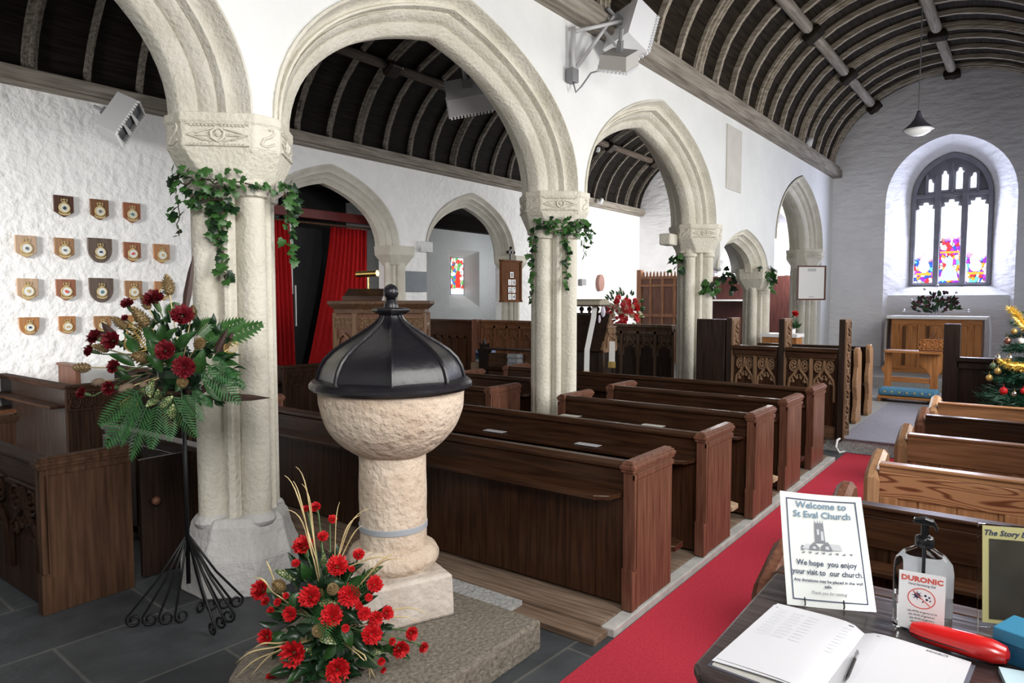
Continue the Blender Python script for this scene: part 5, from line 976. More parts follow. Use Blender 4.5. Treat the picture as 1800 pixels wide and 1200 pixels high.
def cone_mesh():
    mb = MB(); mb.lathe([(.1, -1), (.5, -.8), (.6, -.2), (.45, .5), (.1, 1.05)], 10); g = 2.399
    for k in range(80):
        t = (k + .5) / 80; z = -1 + 2.1 * t; r = .72 * math.sin(PI * (.16 + .80 * t)) ** .8 * (1 - .25 * t) ; a = k * g; ca_, sa = math.cos(a), math.sin(a); w = .17
        p = lambda rr, s, zz: (rr * ca_ - s * sa, rr * sa + s * ca_, zz)
        mb.add([p(r * .5, -w * .6, z - .05), p(r * .5, w * .6, z - .05), p(r * 1.28, w, z + .12), p(r * 1.42, 0, z + .2), p(r * 1.28, -w, z + .12), p(r * 1.1, 0, z - .02)], [(0, 1, 2, 3, 4), (0, 5, 1), (1, 5, 2), (2, 5, 3), (3, 5, 4), (4, 5, 0)])
    return mb.data('pine_cone', m_cone)
def leaf_mesh(mat, w=.36, fold=.12, curl=.15, nm='leaf', hol=0):
    mb = MB(); n = 8; rows = []
    for i in range(n + 1):
        t = i / n; hw = w * math.sin(PI * t ** .8) * (1 if not hol else 1 + .45 * (1 if i % 2 else -1)); z = curl * math.sin(PI * t) - curl * .8 * t * t
        rows.append([(-hw, t, z + fold * hw / w), (-hw * .5, t, z + fold * .3 * hw / w), (0, t, z), (hw * .5, t, z + fold * .3 * hw / w), (hw, t, z + fold * hw / w)])
    mb.loft(rows, closed=False); return mb.data(nm, mat, 'all')
def ivy_mesh(mat):
    mb = MB(); o = [(0, 0), (.28, -.12), (.5, .12), (.36, .38), (.42, .6), (.2, .62), (0, 1.0), (-.2, .62), (-.42, .6), (-.36, .38), (-.5, .12), (-.28, -.12)]
    vs = [(0, .35, .06)] + [(x, y, -.12 * abs(x) - .1 * y * y) for x, y in o]; mb.add(vs, [(0, i, i % 12 + 1) for i in range(1, 13)]); return mb.data('leaf', mat, 'all')
def frond_mesh(mat, n=15, w=.30, lw=.019, droop=.25):
    mb = MB(); mb.tube([(0, t / 8, -droop * (t / 8) ** 2) for t in range(9)], [.010] * 8 + [.003], 5)
    for i in range(n):
        t = .10 + .88 * i / n; L_ = w * math.sin(PI * min(1, (t * .75 + .22))); z = -droop * t * t
        for sg in (-1, 1):
            P0, P1 = Vector((0, t, z)), Vector((sg * L_, t + L_ * .55, z - .10 * L_ / w)); dv = (P1 - P0); nv = Vector((-dv.y, dv.x, 0)).normalized()
            m_ = P0 + dv * .45 + Vector((0, 0, .02)); mb.add([P0 - nv * lw * .5, P0 + nv * lw * .5, m_ + nv * lw, P1, m_ - nv * lw], [(0, 1, 2, 3, 4)])
    return mb.data('fern_frond', mat, 'all')
def skeleton_mesh():
    mb = MB(); mb.tube([(0, t / 6, .05 * math.sin(t)) for t in range(7)], .02, 5)
    for sg in (-1, 1):
        mb.tube([(sg * .36 * math.sin(PI * (t / 10) ** .8), t / 10, 0) for t in range(11)], .018, 5)
        for k in range(9): t = .1 + k * .085; hw = .36 * math.sin(PI * min(1, t + .08) ** .8); mb.tube([(0, t, .02), (sg * hw * .95, t + .1, 0)], .012, 4)
    return mb.data('gilded_leaf', m_gold)
def spear_mesh():
    mb = MB(); mb.loft([[(.035 * s * math.sin(PI * (.08 + .92 * t)) ** .8 if 0 else s * w, t, z) for s, z in ((-1, 0), (0, .02), (1, 0), (0, -.012))] for t, w in ((0, .035), (.3, .055), (.7, .04), (1, .003))]); return mb.data('spear_leaf', m_pod, True)
CARN_B, CARN_D = [carnation_mesh(m_red, s) for s in (1, 2, 3)], [carnation_mesh(m_dred, s) for s in (4, 5, 6)]
CALYX, CONE = calyx_mesh(), cone_mesh()
LEAF_G, LEAF_D, LEAF_V, LEAF_H = leaf_mesh(m_leaf, .30), leaf_mesh(m_leafd, .22), leaf_mesh(m_var, .24), leaf_mesh(m_leafd, .27, hol=1, nm='holly_leaf')
IVY, IVYD = ivy_mesh(m_ivy), ivy_mesh(m_leafd); FERN, SPRIG = frond_mesh(m_fern), frond_mesh(m_ivy, 11, .26, .045, .1)
SKEL, SPEAR = skeleton_mesh(), spear_mesh()
def along(a, b, up=CAMDIR):           # matrix mapping +Y unit to a->b, +Z near the up vector
    y = (Vector(b) - Vector(a)); L_ = y.length; y.normalize(); x = y.cross(up).normalized(); z = x.cross(y)
    m = Matrix((x, y, z)).transposed().to_4x4(); m.translation = Vector(a); return m, L_
def put(nm, me, parent, a, b, wid=None, up=CAMDIR):
    m, L_ = along(a, b, up); w = wid or L_
    return inst(nm, me, parent, M4=parent.matrix_world.inverted() @ m @ Matrix.Diagonal((w, L_, w, 1)))
def flower(parent, x, y, z, r, meshes, root, rng):
    p = Vector((x, y, z)); d = ((p - root).normalized() * .8 + CAMDIR * .9 + Vector((rng.uniform(-.3, .3), rng.uniform(-.3, .3), rng.uniform(-.2, .3)))).normalized()
    m = aim(d, roll=rng.random() * 6); m.translation = p
    o = inst('carnation', rng.choice(meshes), parent, M4=parent.matrix_world.inverted() @ m @ Matrix.Diagonal((r, r, r * 1.05, 1)))
    inst('calyx', CALYX, o)
    e = p - d * r * 1.4; q = MB(); mid = (e + root) / 2 + Vector((0, 0, .03)); q.tube([e, e - d * r * .5, mid, root], .0035, 5); s = q.build('stem', m_stem, parent, smooth='all'); s.matrix_parent_inverse = parent.matrix_world.inverted()
def world_thing(name, label, cat, loc): t = thing(name, label, cat, loc); bpy.context.view_layer.update(); return t
# --- display on the pillar
rng = random.Random(11); root = Vector((1.66, 3.20, 1.33))
t = world_thing('flower_display', 'large dark red carnation and fern display fixed before the nearest pillar', 'flower arrangement', root)
for x, y, z, r in CARN1: flower(t, x + CAMDIR.x * .07, y + CAMDIR.y * .07, z + CAMDIR.z * .07, r * 1.22, CARN_D, root, rng)
for k, (x, y, z, r) in enumerate(CONE1):
    p = Vector((x, y, z)) + CAMDIR * .05; d = (p - root).normalized(); m = aim(d, roll=k); m.translation = p; inst('pine_cone', CONE, t, M4=t.matrix_world.inverted() @ m @ Matrix.Diagonal((r * 1.1, r * 1.1, r * 1.4, 1)))
    q = MB(); q.tube([p - d * r, root], .003, 5); s = q.build('twig', m_straw, t); s.matrix_parent_inverse = t.matrix_world.inverted()
for k, (x, y, z, r) in enumerate(TEAS1):
    p = Vector((x, y, z)); d = (p - root).normalized(); m = aim(d); m.translation = p; q = MB(); q.ball((0, 0, 0), 1, 14, (.75, .75, 1.25 if k < 2 else .8))
    for j in range(140):
        a, b_ = rng.random() * 6.28, math.acos(rng.uniform(-1, 1)); v = Vector((math.sin(b_) * math.cos(a) * .75, math.sin(b_) * math.sin(a) * .75, math.cos(b_) * (1.25 if k < 2 else .8))); w = v.orthogonal().normalized() * .03
        q.add([v - w, v + w, v * 1.3 + Vector((0, 0, .1))], [(0, 1, 2)])
    inst('teasel', q.data('teasel', m_tea), t, M4=t.matrix_world.inverted() @ m @ Matrix.Scale(r * .8, 4))
    q = MB(); q.tube([p - d * r, root], .003, 5); s = q.build('twig', m_straw, t); s.matrix_parent_inverse = t.matrix_world.inverted()
for v in GLEAF1: put('gilded_leaf', SKEL, t, v[3:], v[:3])
for v in SPEAR1: put('spear_leaf', SPEAR, t, v[:3], v[3:], .36)
for v in FROND1: put('fern_frond', FERN, t, Vector(v[:3]), Vector(v[:3]) + (Vector(v[3:]) - Vector(v[:3])) * 1.1, wid=(Vector(v[3:]) - Vector(v[:3])).length * .8, up=CAMDIR + Vector((rng.uniform(-.5, .5), rng.uniform(-.5, .5), rng.uniform(0, .6))))
for v in SPRIG1: put('ruscus_sprig', SPRIG, t, v[:3], v[3:], .22)
for v in BLEAF1:
    a, b_ = Vector(v[:3]), Vector(v[3:]); dlt = (b_ - a).normalized(); put('leaf', LEAF_G if rng.random() < .7 else LEAF_D, t, a - dlt * .02, a + dlt * rng.uniform(.075, .115), rng.uniform(.065, .10), up=CAMDIR + Vector((rng.uniform(-.6, .6), rng.uniform(-.6, .6), rng.uniform(-.2, .6))))
for k in range(95):
    a = rng.uniform(0, 6.28); rr = rng.uniform(.02, .25); rt = Vector((.62, -.78, 0)); p = root + rt * (rr * math.cos(a)) + Vector((0, 0, rr * math.sin(a) * .9 + .02)) + CAMDIR * rng.uniform(-.04, .06)
    d = (p - root).normalized() + CAMDIR * rng.uniform(0, .5); put('leaf', rng.choice((LEAF_D, LEAF_G, LEAF_H, LEAF_D)), t, p, p + d.normalized() * rng.uniform(.05, .09), rng.uniform(.05, .09), up=CAMDIR + Vector((rng.uniform(-1, 1), rng.uniform(-1, 1), rng.uniform(-.2, .8))))
for k in range(6):
    p = Vector((1.50, 3.10, 1.22)) + Vector((rng.uniform(-.08, .08), rng.uniform(-.08, .08), rng.uniform(-.05, .05))); d = Vector((rng.uniform(-1, 1), rng.uniform(-1, 1), rng.uniform(-1, 1))).normalized(); put('variegated_leaf', LEAF_V, t, p, p + d * .09, .08)
q = MB(); q.ball((0, 0, -.02), .10, 14, (1.1, .9, .8)); q.build('foam_base', m_leafd, t)
# wrought iron stand carrying it
t = thing('iron_stand', 'black wrought iron stand with scrolled fan feet at the nearest pillar', 'stand', (1.78, 3.42, 0)); BX, BY = 1.78, 3.42
q = MB(); q.tube([(0, 0, .20), (0, 0, 1.22)], .011, 8); q.tube([(0, 0, 1.22), (-.10, -.18, 1.24)], .01, 6); q.lathe([(.07, 1.2), (.09, 1.215), (.02, 1.22)], 14); q.build('pole', m_iron, t, smooth='all')
def rod(parent, ex, ey, r=.006):
    q = MB(); L_ = math.hypot(ex, ey); ux, uy = ex / L_, ey / L_; R_ = .036
    pts_ = [(0, 0, .46), (ux * L_ * .5, uy * L_ * .5, .23)]
    for k in range(12):
        a = R(20) - k * R(38); rr = R_ * (1 - .055 * k); pts_.append((ux * (L_ - R_) + ux * rr * math.cos(a), uy * (L_ - R_) + uy * rr * math.cos(a), R_ + .006 + rr * math.sin(a)))
    q.tube(pts_, r, 6); return q.build('scroll_rod', m_iron, parent, smooth='all')
for k in range(4): rod(t, .26 - .0 * k - .05 * (3 - k), -.04 - .04 * (k) + .09)
for k in range(4): rod(t, -.24 + .055 * k, .17 - .11 * k * .5)
for k in range(3): rod(t, -.02 + .07 * k, -.28 + .03 * k)
# --- arrangement at the font foot
rng = random.Random(5); root = Vector((1.74, 2.23, .30))
t = world_thing('flower_arrangement', 'bright red carnation arrangement with gilded grass at the font foot', 'flower arrangement', (1.74, 2.23, .145))
for x, y, z, r in CARN2: flower(t, x, y, z, r * 1.16, CARN_B, root, rng)
for k, (x, y, z, r) in enumerate(CONE2):
    p = Vector((x, y, z)); m = aim((p - root).normalized() + CAMDIR * .6, roll=k); m.translation = p; inst('pine_cone', CONE, t, M4=t.matrix_world.inverted() @ m @ Matrix.Scale(r * 1.2, 4))
for v in GRASS2:
    a, b_ = Vector(v[:3]), Vector(v[3:]); q = MB(); sag = Vector((rng.uniform(-.03, .03), rng.uniform(-.03, .03), rng.uniform(.0, .05))); L_ = (b_ - a).length
    rr = rng.uniform(.0016, .0026) * (1.5 if L_ < .2 else 1); curl = Vector((rng.uniform(-.04, .04), rng.uniform(-.04, .04), .06)) * L_ * 4
    q.tube([root + (a - root) * .4] + [a + (b_ - a) * (j / 9) + curl * math.sin(PI * (j / 9) ** 1.4) * .6 for j in range(10)], [rr] * 6 + [rr * 1.25, rr * 1.1, rr * .8, rr * .6, rr * .3], 5); s = q.build('dried_grass', m_straw, t, smooth='all'); s.matrix_parent_inverse = t.matrix_world.inverted()
for i, v in enumerate(LEAF2):
    a, b_ = Vector(v[:3]), Vector(v[3:]); d = (b_ - a).normalized(); me = (LEAF_D, LEAF_G, LEAF_D, LEAF_V, LEAF_H)[i % 5]
    put('variegated_leaf' if me is LEAF_V else 'leaf', me, t, a, a + d * rng.uniform(.075, .115), rng.uniform(.06, .095), up=CAMDIR + Vector((rng.uniform(-.5, .5), rng.uniform(-.5, .5), rng.uniform(-.1, .5))))
for k in range(110):
    a = rng.uniform(0, 6.28); rt = Vector((.62, -.78, 0)); h = rng.uniform(-.10, .30); rr = (.27 - .45 * max(0, h)) * rng.uniform(.1, 1)
    p = root + rt * (rr * math.cos(a)) + Vector((0, 0, h * (.6 + .4 * abs(math.sin(a))))) + CAMDIR * rng.uniform(-.05, .06); p.z = max(p.z, .19); d = (p - root).normalized() * .8 + CAMDIR * rng.uniform(0, .6) + Vector((0, 0, rng.uniform(-.1, .6)))
    put('leaf', rng.choice((LEAF_D, LEAF_G, LEAF_H, LEAF_D, LEAF_D)), t, p, p + d.normalized() * rng.uniform(.05, .095), rng.uniform(.05, .09), up=CAMDIR + Vector((rng.uniform(-1, 1), rng.uniform(-1, 1), rng.uniform(-.2, .8))))
for k in range(40):
    a = rng.uniform(2.2, 5.9); rr = rng.uniform(.05, .16); p = Vector((root.x + rr * math.cos(a), root.y + rr * math.sin(a), rng.uniform(.165, .26))); d = Vector((math.cos(a), math.sin(a), rng.uniform(-.15, .5))); put('leaf', rng.choice((LEAF_D, LEAF_D, LEAF_G, LEAF_H)), t, p, p + d.normalized() * rng.uniform(.06, .11), rng.uniform(.06, .09), up=CAMDIR + Vector((rng.uniform(-.6, .6), rng.uniform(-.6, .6), rng.uniform(0, .8))))
for k in range(8):
    a = rng.uniform(2.6, 5.6); p = root + Vector((rng.uniform(-.1, .1), rng.uniform(-.1, .1), rng.uniform(-.02, .2))); d = Vector((math.cos(a), math.sin(a), rng.uniform(-.2, .5))).normalized(); put('fern_frond', FERN, t, p, p + d * .2, .16)
q = MB(); q.ball((0, 0, .08), .085, 14, (1, 1, .85)); q.lathe([(.06, .0), (.085, .03), (.07, .06)], 18); q.build('foam_base', m_leafd, t)
# --- ivy
def ivy(label, base, ring, trails, seed, lr=(.036, .062)):
    rng = random.Random(seed); t = world_thing('ivy_garland', label, 'ivy', base); B = Vector(base)
    def leafat(p, out, dark=False):
        d = (Vector((out.x * .5, out.y * .5, 0)) + Vector((rng.uniform(-.7, .7), rng.uniform(-.7, .7), rng.uniform(-1.1, .3)))).normalized(); L_ = rng.uniform(*lr)
        put('leaf', IVYD if dark or rng.random() < .3 else IVY, t, p, p + d * L_, L_ * 1.05, up=out + CAMDIR * .5 + Vector((rng.uniform(-.5, .5), rng.uniform(-.5, .5), rng.uniform(0, .7))))
    for a0, a1, r, z, n, sp in ring:
        v = []
        for k in range(n):
            a = R(a0 + (a1 - a0) * k / max(1, n - 1)); out = Vector((math.cos(a), math.sin(a), 0)); p = B + out * (r + rng.uniform(-.01, .03)) + Vector((0, 0, z + rng.uniform(-sp, sp))); leafat(p, out)
            if k % 3 == 0: v.append(B + out * r + Vector((0, 0, z + rng.uniform(-.02, .02))))
        if len(v) > 2: q = MB(); q.tube(v, .004, 5); s = q.build('vine', m_twig, t, smooth='all'); s.matrix_parent_inverse = t.matrix_world.inverted()
    for a0, r, z0, z1, n, drift in trails:
        v = []
        for k in range(n):
            f = k / max(1, n - 1); a = R(a0 + drift * f + rng.uniform(-3, 3)); out = Vector((math.cos(a), math.sin(a), 0)); p = B + out * (r + rng.uniform(-.005, .012)) + Vector((0, 0, z0 + (z1 - z0) * f)); v.append(p)
            leafat(p + Vector((rng.uniform(-.02, .02), rng.uniform(-.02, .02), 0)), out)
            if f < .55: leafat(p + Vector((rng.uniform(-.04, .04), rng.uniform(-.04, .04), 0)), out)
        q = MB(); q.tube(v, .003, 5); s = q.build('vine', m_twig, t, smooth='all'); s.matrix_parent_inverse = t.matrix_world.inverted()
    return t
ivy('thick ivy garland round the neck of the nearest pillar, with a long front trail', (PX[1], YC, 2.22), [(165, 245, .31, .06, 52, .07), (185, 240, .28, -.02, 30, .05), (250, 285, .29, .05, 8, .02), (290, 335, .33, .02, 40, .07)], [(222, .235, -.02, -.46, 26, 3), (213, .23, -.05, -.22, 9, -4), (318, .30, -.05, -.36, 14, 3), (172, .30, -.03, -.22, 7, -4)], 3)
ivy('ivy garland round the neck of the second pillar, trailing down its left side', (PX[2], YC, 2.30), [(180, 325, .30, .05, 70, .05), (200, 280, .29, .0, 26, .04), (292, 330, .35, -.02, 16, .09)], [(175, .29, .0, -.66, 30, -6), (247, .235, .0, -.54, 22, -4), (320, .31, -.04, -.22, 8, 5)], 8, (.036, .066))
ivy('ivy bunch clinging to the shaft of the distant pillar', (9.0, 3.5, 1.82), [(0, 330, .07, 0, 24, .09), (0, 330, .03, 0, 10, .06)], [], 4, (.07, .11))
ivy('dark ivy bunch at the left side of the distant pillar neck', (8.79, 3.85, 2.14), [(0, 330, .06, 0, 18, .10)], [], 6, (.07, .11))
ivy('ivy bunch hanging on the small column of the low arch', (11.22, 3.42, 2.10), [(0, 330, .08, 0, 18, .06)], [(250, .08, -.02, -.3, 6, 0)], 9, (.08, .13))
ivy('dark ivy bunch inside the low arch', (11.7, 4.2, 2.1), [(0, 330, .1, 0, 16, .1)], [(250, .08, -.02, -.3, 6, 0)], 10, (.09, .14))
# --- poinsettia stand
t = world_thing('pedestal_flowers', 'red and cream flower display on a thin black stand against the bright chancel wall', 'flower arrangement', (15.1, 8.0, 0)); rng = random.Random(2)
q = MB(); q.tube([(0, 0, 0), (0, 0, 1.1)], .015, 8)
for k in range(3): q.tube([(0, 0, .25), (.25 * math.cos(k * 2.1), .25 * math.sin(k * 2.1), .01)], .012, 6)
q.build('stand', m_iron, t); root = Vector((15.1, 8.0, 1.25))
m_pink = M('pink_red_petal', (.62, .04, .05), .6, col2=(.78, .12, .12), scale=12); PINKF = [carnation_mesh(m_pink, 9), CARN_B[1]]; CREAMF = carnation_mesh(M('cream_petal', (.66, .6, .45), .6), 10)
for k in range(80):
    a = rng.uniform(0, 6.28); u = rng.random() ** (.6 if k % 2 else 1.2); p = root + Vector((.62, -.78, 0)) * (.42 * u * math.cos(a) * (1 - .25 * math.sin(a))) + Vector((0, 0, .18 + .42 * u * math.sin(a))) + CAMDIR * .12 * (1 - u)
    m = aim(CAMDIR + (p - root) * .5, roll=k); m.translation = p; r = rng.uniform(.045, .08); inst('red_flower' if k % 5 else 'cream_flower', rng.choice(PINKF) if k % 5 else CREAMF, t, M4=t.matrix_world.inverted() @ m @ Matrix.Scale(r, 4))
for k in range(50):
    a = rng.uniform(0, 6.28); u = rng.random() ** .5; p = root + Vector((.62, -.78, 0)) * (.5 * u * math.cos(a)) + Vector((0, 0, .15 + .45 * u * math.sin(a))); d = (p - root).normalized(); put('leaf', rng.choice((LEAF_D, LEAF_G, LEAF_V)), t, p, p + d * .14, .12)
# --- altar flowers
t = world_thing('altar_flowers', 'dark leafy arrangement with silvery balls on the altar', 'flower arrangement', (14.8, 1.45, 1.355)); rng = random.Random(8); root = Vector((14.8, 1.45, 1.38))
for k in range(90):
    a = rng.uniform(.1, PI - .1); u = rng.random() ** .7; p = root + Vector((rng.uniform(-.12, .1), .36 * u * math.cos(a), .02 + .36 * u * math.sin(a))); d = (p - root).normalized() + Vector((rng.uniform(-.5, .3), rng.uniform(-.4, .4), rng.uniform(-.1, .5))); put('leaf', rng.choice((LEAF_D, LEAF_G, LEAF_D)), t, p, p + d.normalized() * .10, .09, up=Vector((-1, rng.uniform(-.5, .5), rng.uniform(-.3, .6))))
m_dredleaf = M('dark_red_leaf', (.07, .008, .014), .5); LEAF_R = leaf_mesh(m_dredleaf, .3)
for k in range(44):
    a = rng.uniform(.2, PI - .2); u = rng.uniform(.5, 1.05); p = root + Vector((rng.uniform(-.12, .1), .36 * u * math.cos(a), .03 + .38 * u * math.sin(a))); put('red_leaf', LEAF_R, t, p, p + Vector((rng.uniform(-.5, .5), rng.uniform(-1, 1), rng.uniform(-.2, 1))).normalized() * .09, .09, up=Vector((-1, rng.uniform(-.5, .5), .2)))
for x, y, z in AF:
    q = MB(); q.ball((x, y, z), .026, 10); q.tube([(x, y, z), root], .004, 4); s = q.build('silver_ball', m_chrome, t, smooth='all'); s.matrix_parent_inverse = t.matrix_world.inverted()
# --- Christmas tree
TX, TY = 7.60, -.22
t = world_thing('christmas_tree', 'green Christmas tree with gold tinsel at the right edge', 'tree', (TX, TY, .012)); rng = random.Random(4)
q = MB(); q.tube([(0, 0, .05), (0, 0, 2.46)], [.05, .010], 8); q.lathe([(.16, 0), (.18, .02), (.15, .25), (.12, .25)], 16); q.build('trunk', m_twig, t)
def bough(seed):
    rg = random.Random(seed); mb = MB(); mb.tube([(0, 0, 0), (0, .5, .03), (0, 1, -.02)], [.012, .009, .004], 5)
    segs = [((0, 0, 0), (0, 1, 0))] + [((0, y, .01), (sg * (.42 - .3 * y), y + .28, rg.uniform(-.05, .08))) for y in (.2, .35, .5, .65, .8) for sg in (-1, 1)]
    for a, b_ in segs:
        a, b_ = Vector(a), Vector(b_); n = int(70 * (b_ - a).length) + 8
        for k in range(n):
            p = a + (b_ - a) * (k / n); d = ((b_ - a).normalized() + Vector((rg.uniform(-1, 1), rg.uniform(-1, 1), rg.uniform(-1, 1))) * .9).normalized(); w = d.orthogonal().normalized() * .013; mb.add([p - w, p + w, p + d * .15], [(0, 1, 2)])
    return mb.data('bough', m_fir, 'all', recalc=False)
m_fir = M('fir_green', (.008, .05, .028), .5, col2=(.02, .10, .055), scale=6)
BO = [bough(s) for s in (1, 2, 3)]
for k in range(170):
    f = k / 170; z = .38 + 2.05 * f ** 1.15; r = max(.09, .60 - .255 * max(0, z - .4)) * rng.uniform(.85, 1.1); a = k * 2.399; d = Vector((math.cos(a), math.sin(a), rng.uniform(-.25, .1))).normalized(); p = Vector((TX, TY, z + .05))
    if d.y < -.1: r = min(r, .40 / -d.y)
    if d.x > .1: r = min(r, .52 / d.x)
    if d.x < -.1 and z < .85: r = min(r, .40 / -d.x)
    put('bough', rng.choice(BO), t, p, p + d * r, r * .9, up=Vector((rng.uniform(-.3, .3), rng.uniform(-.3, .3), 1)))
BC = [('gold', m_gold), ('gold', m_gold), ('red', m_red), ('copper', M('copper_ball', (.35, .16, .12), .25, metal=.8)), ('gold', m_gold), ('silver', m_chrome), ('silver', m_chrome), ('white', m_white), ('red', m_red), ('green', M('green_glass_ball', (.10, .16, .09), .15)), ('silver', m_chrome)]
BL = ['matt gold bauble just below the lower tinsel on the Christmas tree', 'gold bauble furthest left on the Christmas tree', 'red bauble with ribbon low on the Christmas tree', 'copper bauble above the lower tinsel on the Christmas tree', 'gold bauble below the upper tinsel on the Christmas tree', 'silver bell shaped bauble above the lower tinsel', 'silver bauble at the left end of the lower tinsel', 'white bauble between the two tinsel strands at the frame edge', 'red bauble low at the frame edge on the Christmas tree', 'clear greenish bauble left of the matt gold one', 'small silver bauble lowest on the Christmas tree']
for (x, y, z, r), (cn, mt), lab in zip(BAUB, BC, BL):
    o = thing('bauble', lab, 'bauble', (x, y, z), group='Christmas tree baubles'); q = MB(); q.ball((0, 0, 0), r, 16, (1, 1, 1.05)); q.build('ball', mt, o, smooth='all'); q = MB(); q.lathe([(r * .25, r * .98), (r * .25, r * 1.15), (.002, r * 1.2)], 8); q.tube([(0, 0, r * 1.1), (0, 0, r * 2)], .002, 4); q.build('cap', m_gold if cn != 'red' else m_red, o)
def tinsel(label, pts):
    rg = random.Random(1); q = MB(); P_ = [Vector(p) for p in pts]
    for a, b_ in zip(P_[:-1], P_[1:]):
        for k in range(110):
            p = a + (b_ - a) * rg.random(); d = Vector((rg.uniform(-1, 1), rg.uniform(-1, 1), rg.uniform(-1, 1))).normalized(); w = d.orthogonal().normalized() * .005; q.add([p - w, p + w, p + d * .055], [(0, 1, 2)])
        q.tube([a, b_], .006, 5)
    return tag(q.build('tinsel', m_tin), label, 'tinsel')
m_tin = M('gold_tinsel', (.85, .60, .12), .3, metal=.7)
def wind(last, z1, a0, a1, n=9):
    r0 = math.hypot(last[0] - TX, last[1] - TY); return [(TX + (r0 - .02 * k) * math.cos(R(a0 + (a1 - a0) * k / n)), max(-.62, TY + (r0 - .02 * k) * math.sin(R(a0 + (a1 - a0) * k / n))), last[2] + (z1 - last[2]) * k / n) for k in range(1, n + 1)]
for lab, P0_, dz_ in (('upper gold tinsel strand on the Christmas tree', TINS, -.25), ('lower gold tinsel strand on the Christmas tree', TINS2, -.2)):
    l = P0_[-1]; aa = math.degrees(math.atan2(l[1] - TY, l[0] - TX)) % 360; tinsel(lab, P0_ + wind(l, l[2] + dz_, aa, aa + 130))
# small posy behind the carved screen
t = world_thing('posy', 'small posy with one red flower on the orange desk behind the carved screen', 'flower arrangement', (10.9, 2.93, 1.14)); rng = random.Random(3); root = Vector((10.9, 2.93, 1.22))
q = MB(); q.lathe([(.04, 0), (.055, .03), (.05, .08), (.03, .10)], 14); q.build('vase', m_white, t, smooth='all')
for k in range(22):
    d = Vector((rng.uniform(-.6, .6), rng.uniform(-1, 1), rng.uniform(.1, 1))).normalized(); put('leaf', rng.choice((LEAF_D, LEAF_G)), t, root + d * .02, root + d * rng.uniform(.10, .18), .08)
flower(t, 10.86, 2.88, 1.44, .05, CARN_B, root, rng)
# ================================================================ wooden badge plaques on the north wall
m_pgold = M('pale_gold', (.55, .42, .2), .5, metal=.25); m_pcre = M('badge_cream', (.66, .64, .52), .5); m_pale = M('badge_white', (.72, .74, .72), .5); m_teal = M('badge_teal', (.08, .2, .2), .5)
CX = [3.04, 3.435, 3.83, 4.215, 4.59]; RZ = {0: 2.755, 1: 2.255, 2: 1.765, 3: 1.345}
def pw(n, a, b_): return wood('plaque_' + n, a, b_, 'z', .45)
W_T, W_O, W_D, W_G, W_P = pw('tan', (.22, .11, .05), (.36, .20, .10)), pw('orange', (.30, .13, .045), (.42, .2, .08)), pw('dark', (.045, .018, .012), (.09, .04, .025)), pw('grey', (.085, .06, .048), (.14, .105, .085)), pw('pale', (.33, .2, .11), (.48, .32, .2)); W_R = pw('red', (.20, .07, .035), (.31, .12, .06)); W_B = pw('brown', (.11, .05, .022), (.2, .095, .045))
PLQ = [(0, 1, W_D, 's', m_ink, 'darkest brown shield plaque, leftmost of the top row of three'), (0, 2, W_B, 's', m_inkg, 'mid brown shield plaque, middle of the top row'), (0, 3, W_R, 's', m_teal, 'red brown shield plaque, right end of the top row'),
       (1, 0, W_P, 's', m_inkg, 'pale plaque at the left end of the second row'), (1, 1, W_T, 's', m_inkg, 'tan plaque directly left of the upper big grey shield'), (1, 2, W_G, 'b', m_ink, 'big grey rounded shield, the upper of the pair'), (1, 3, W_R, 's', m_redink, 'red brown plaque with red emblem right of the upper grey shield'), (1, 4, W_O, 's', m_pgold, 'orange plaque at the right end of the second row'),
       (2, 0, W_P, 's', m_pgold, 'palest plaque with gold emblem at the left end of the third row'), (2, 1, W_R, 's', m_redink, 'plaque with dark red emblem left of the lower grey shield'), (2, 2, W_G, 'b', m_teal, 'big grey rounded shield, the lower of the pair'), (2, 3, W_T, 's', m_pgold, 'tan plaque right of the lower grey shield'), (2, 4, W_O, 's', m_teal, 'orange plaque partly hidden behind the topmost pine cone'),
       (3, 0, W_O, 'r', m_ink, 'small rounded plaque at the left end of the bottom row'), (3, 1, W_O, 'q', m_pgold, 'small square topped plaque, second in the bottom row'), (3, 2, W_T, 'r', m_teal, 'small rounded plaque below the lower grey shield'), (3, 3, W_O, 'q', m_ink, 'small orange plaque mostly hidden by pine cones in the bottom row')]
def shield(kind):
    if kind == 's': return [(-.105, .13), (.105, .13), (.105, -.06), (0, -.125), (-.105, -.06)], 1
    if kind == 'q': return [(-.09, .11), (.09, .11), (.09, -.055), (.07, -.075), (0, -.105), (-.07, -.075), (-.09, -.055)], .85
    w, h = (.14, .155) if kind == 'b' else (.1, .105)
    return [(-w, h), (w, h), (w, .1 * h)] + [(w * math.cos(R(a)) , .1 * h - h * 1.05 * math.sin(R(a)) * (.9 + .1 * math.sin(R(a)))) for a in (20, 40, 58, 74, 90, 106, 122, 140, 160)] + [(-w, .1 * h)], (.98 if kind == 'b' else .8)
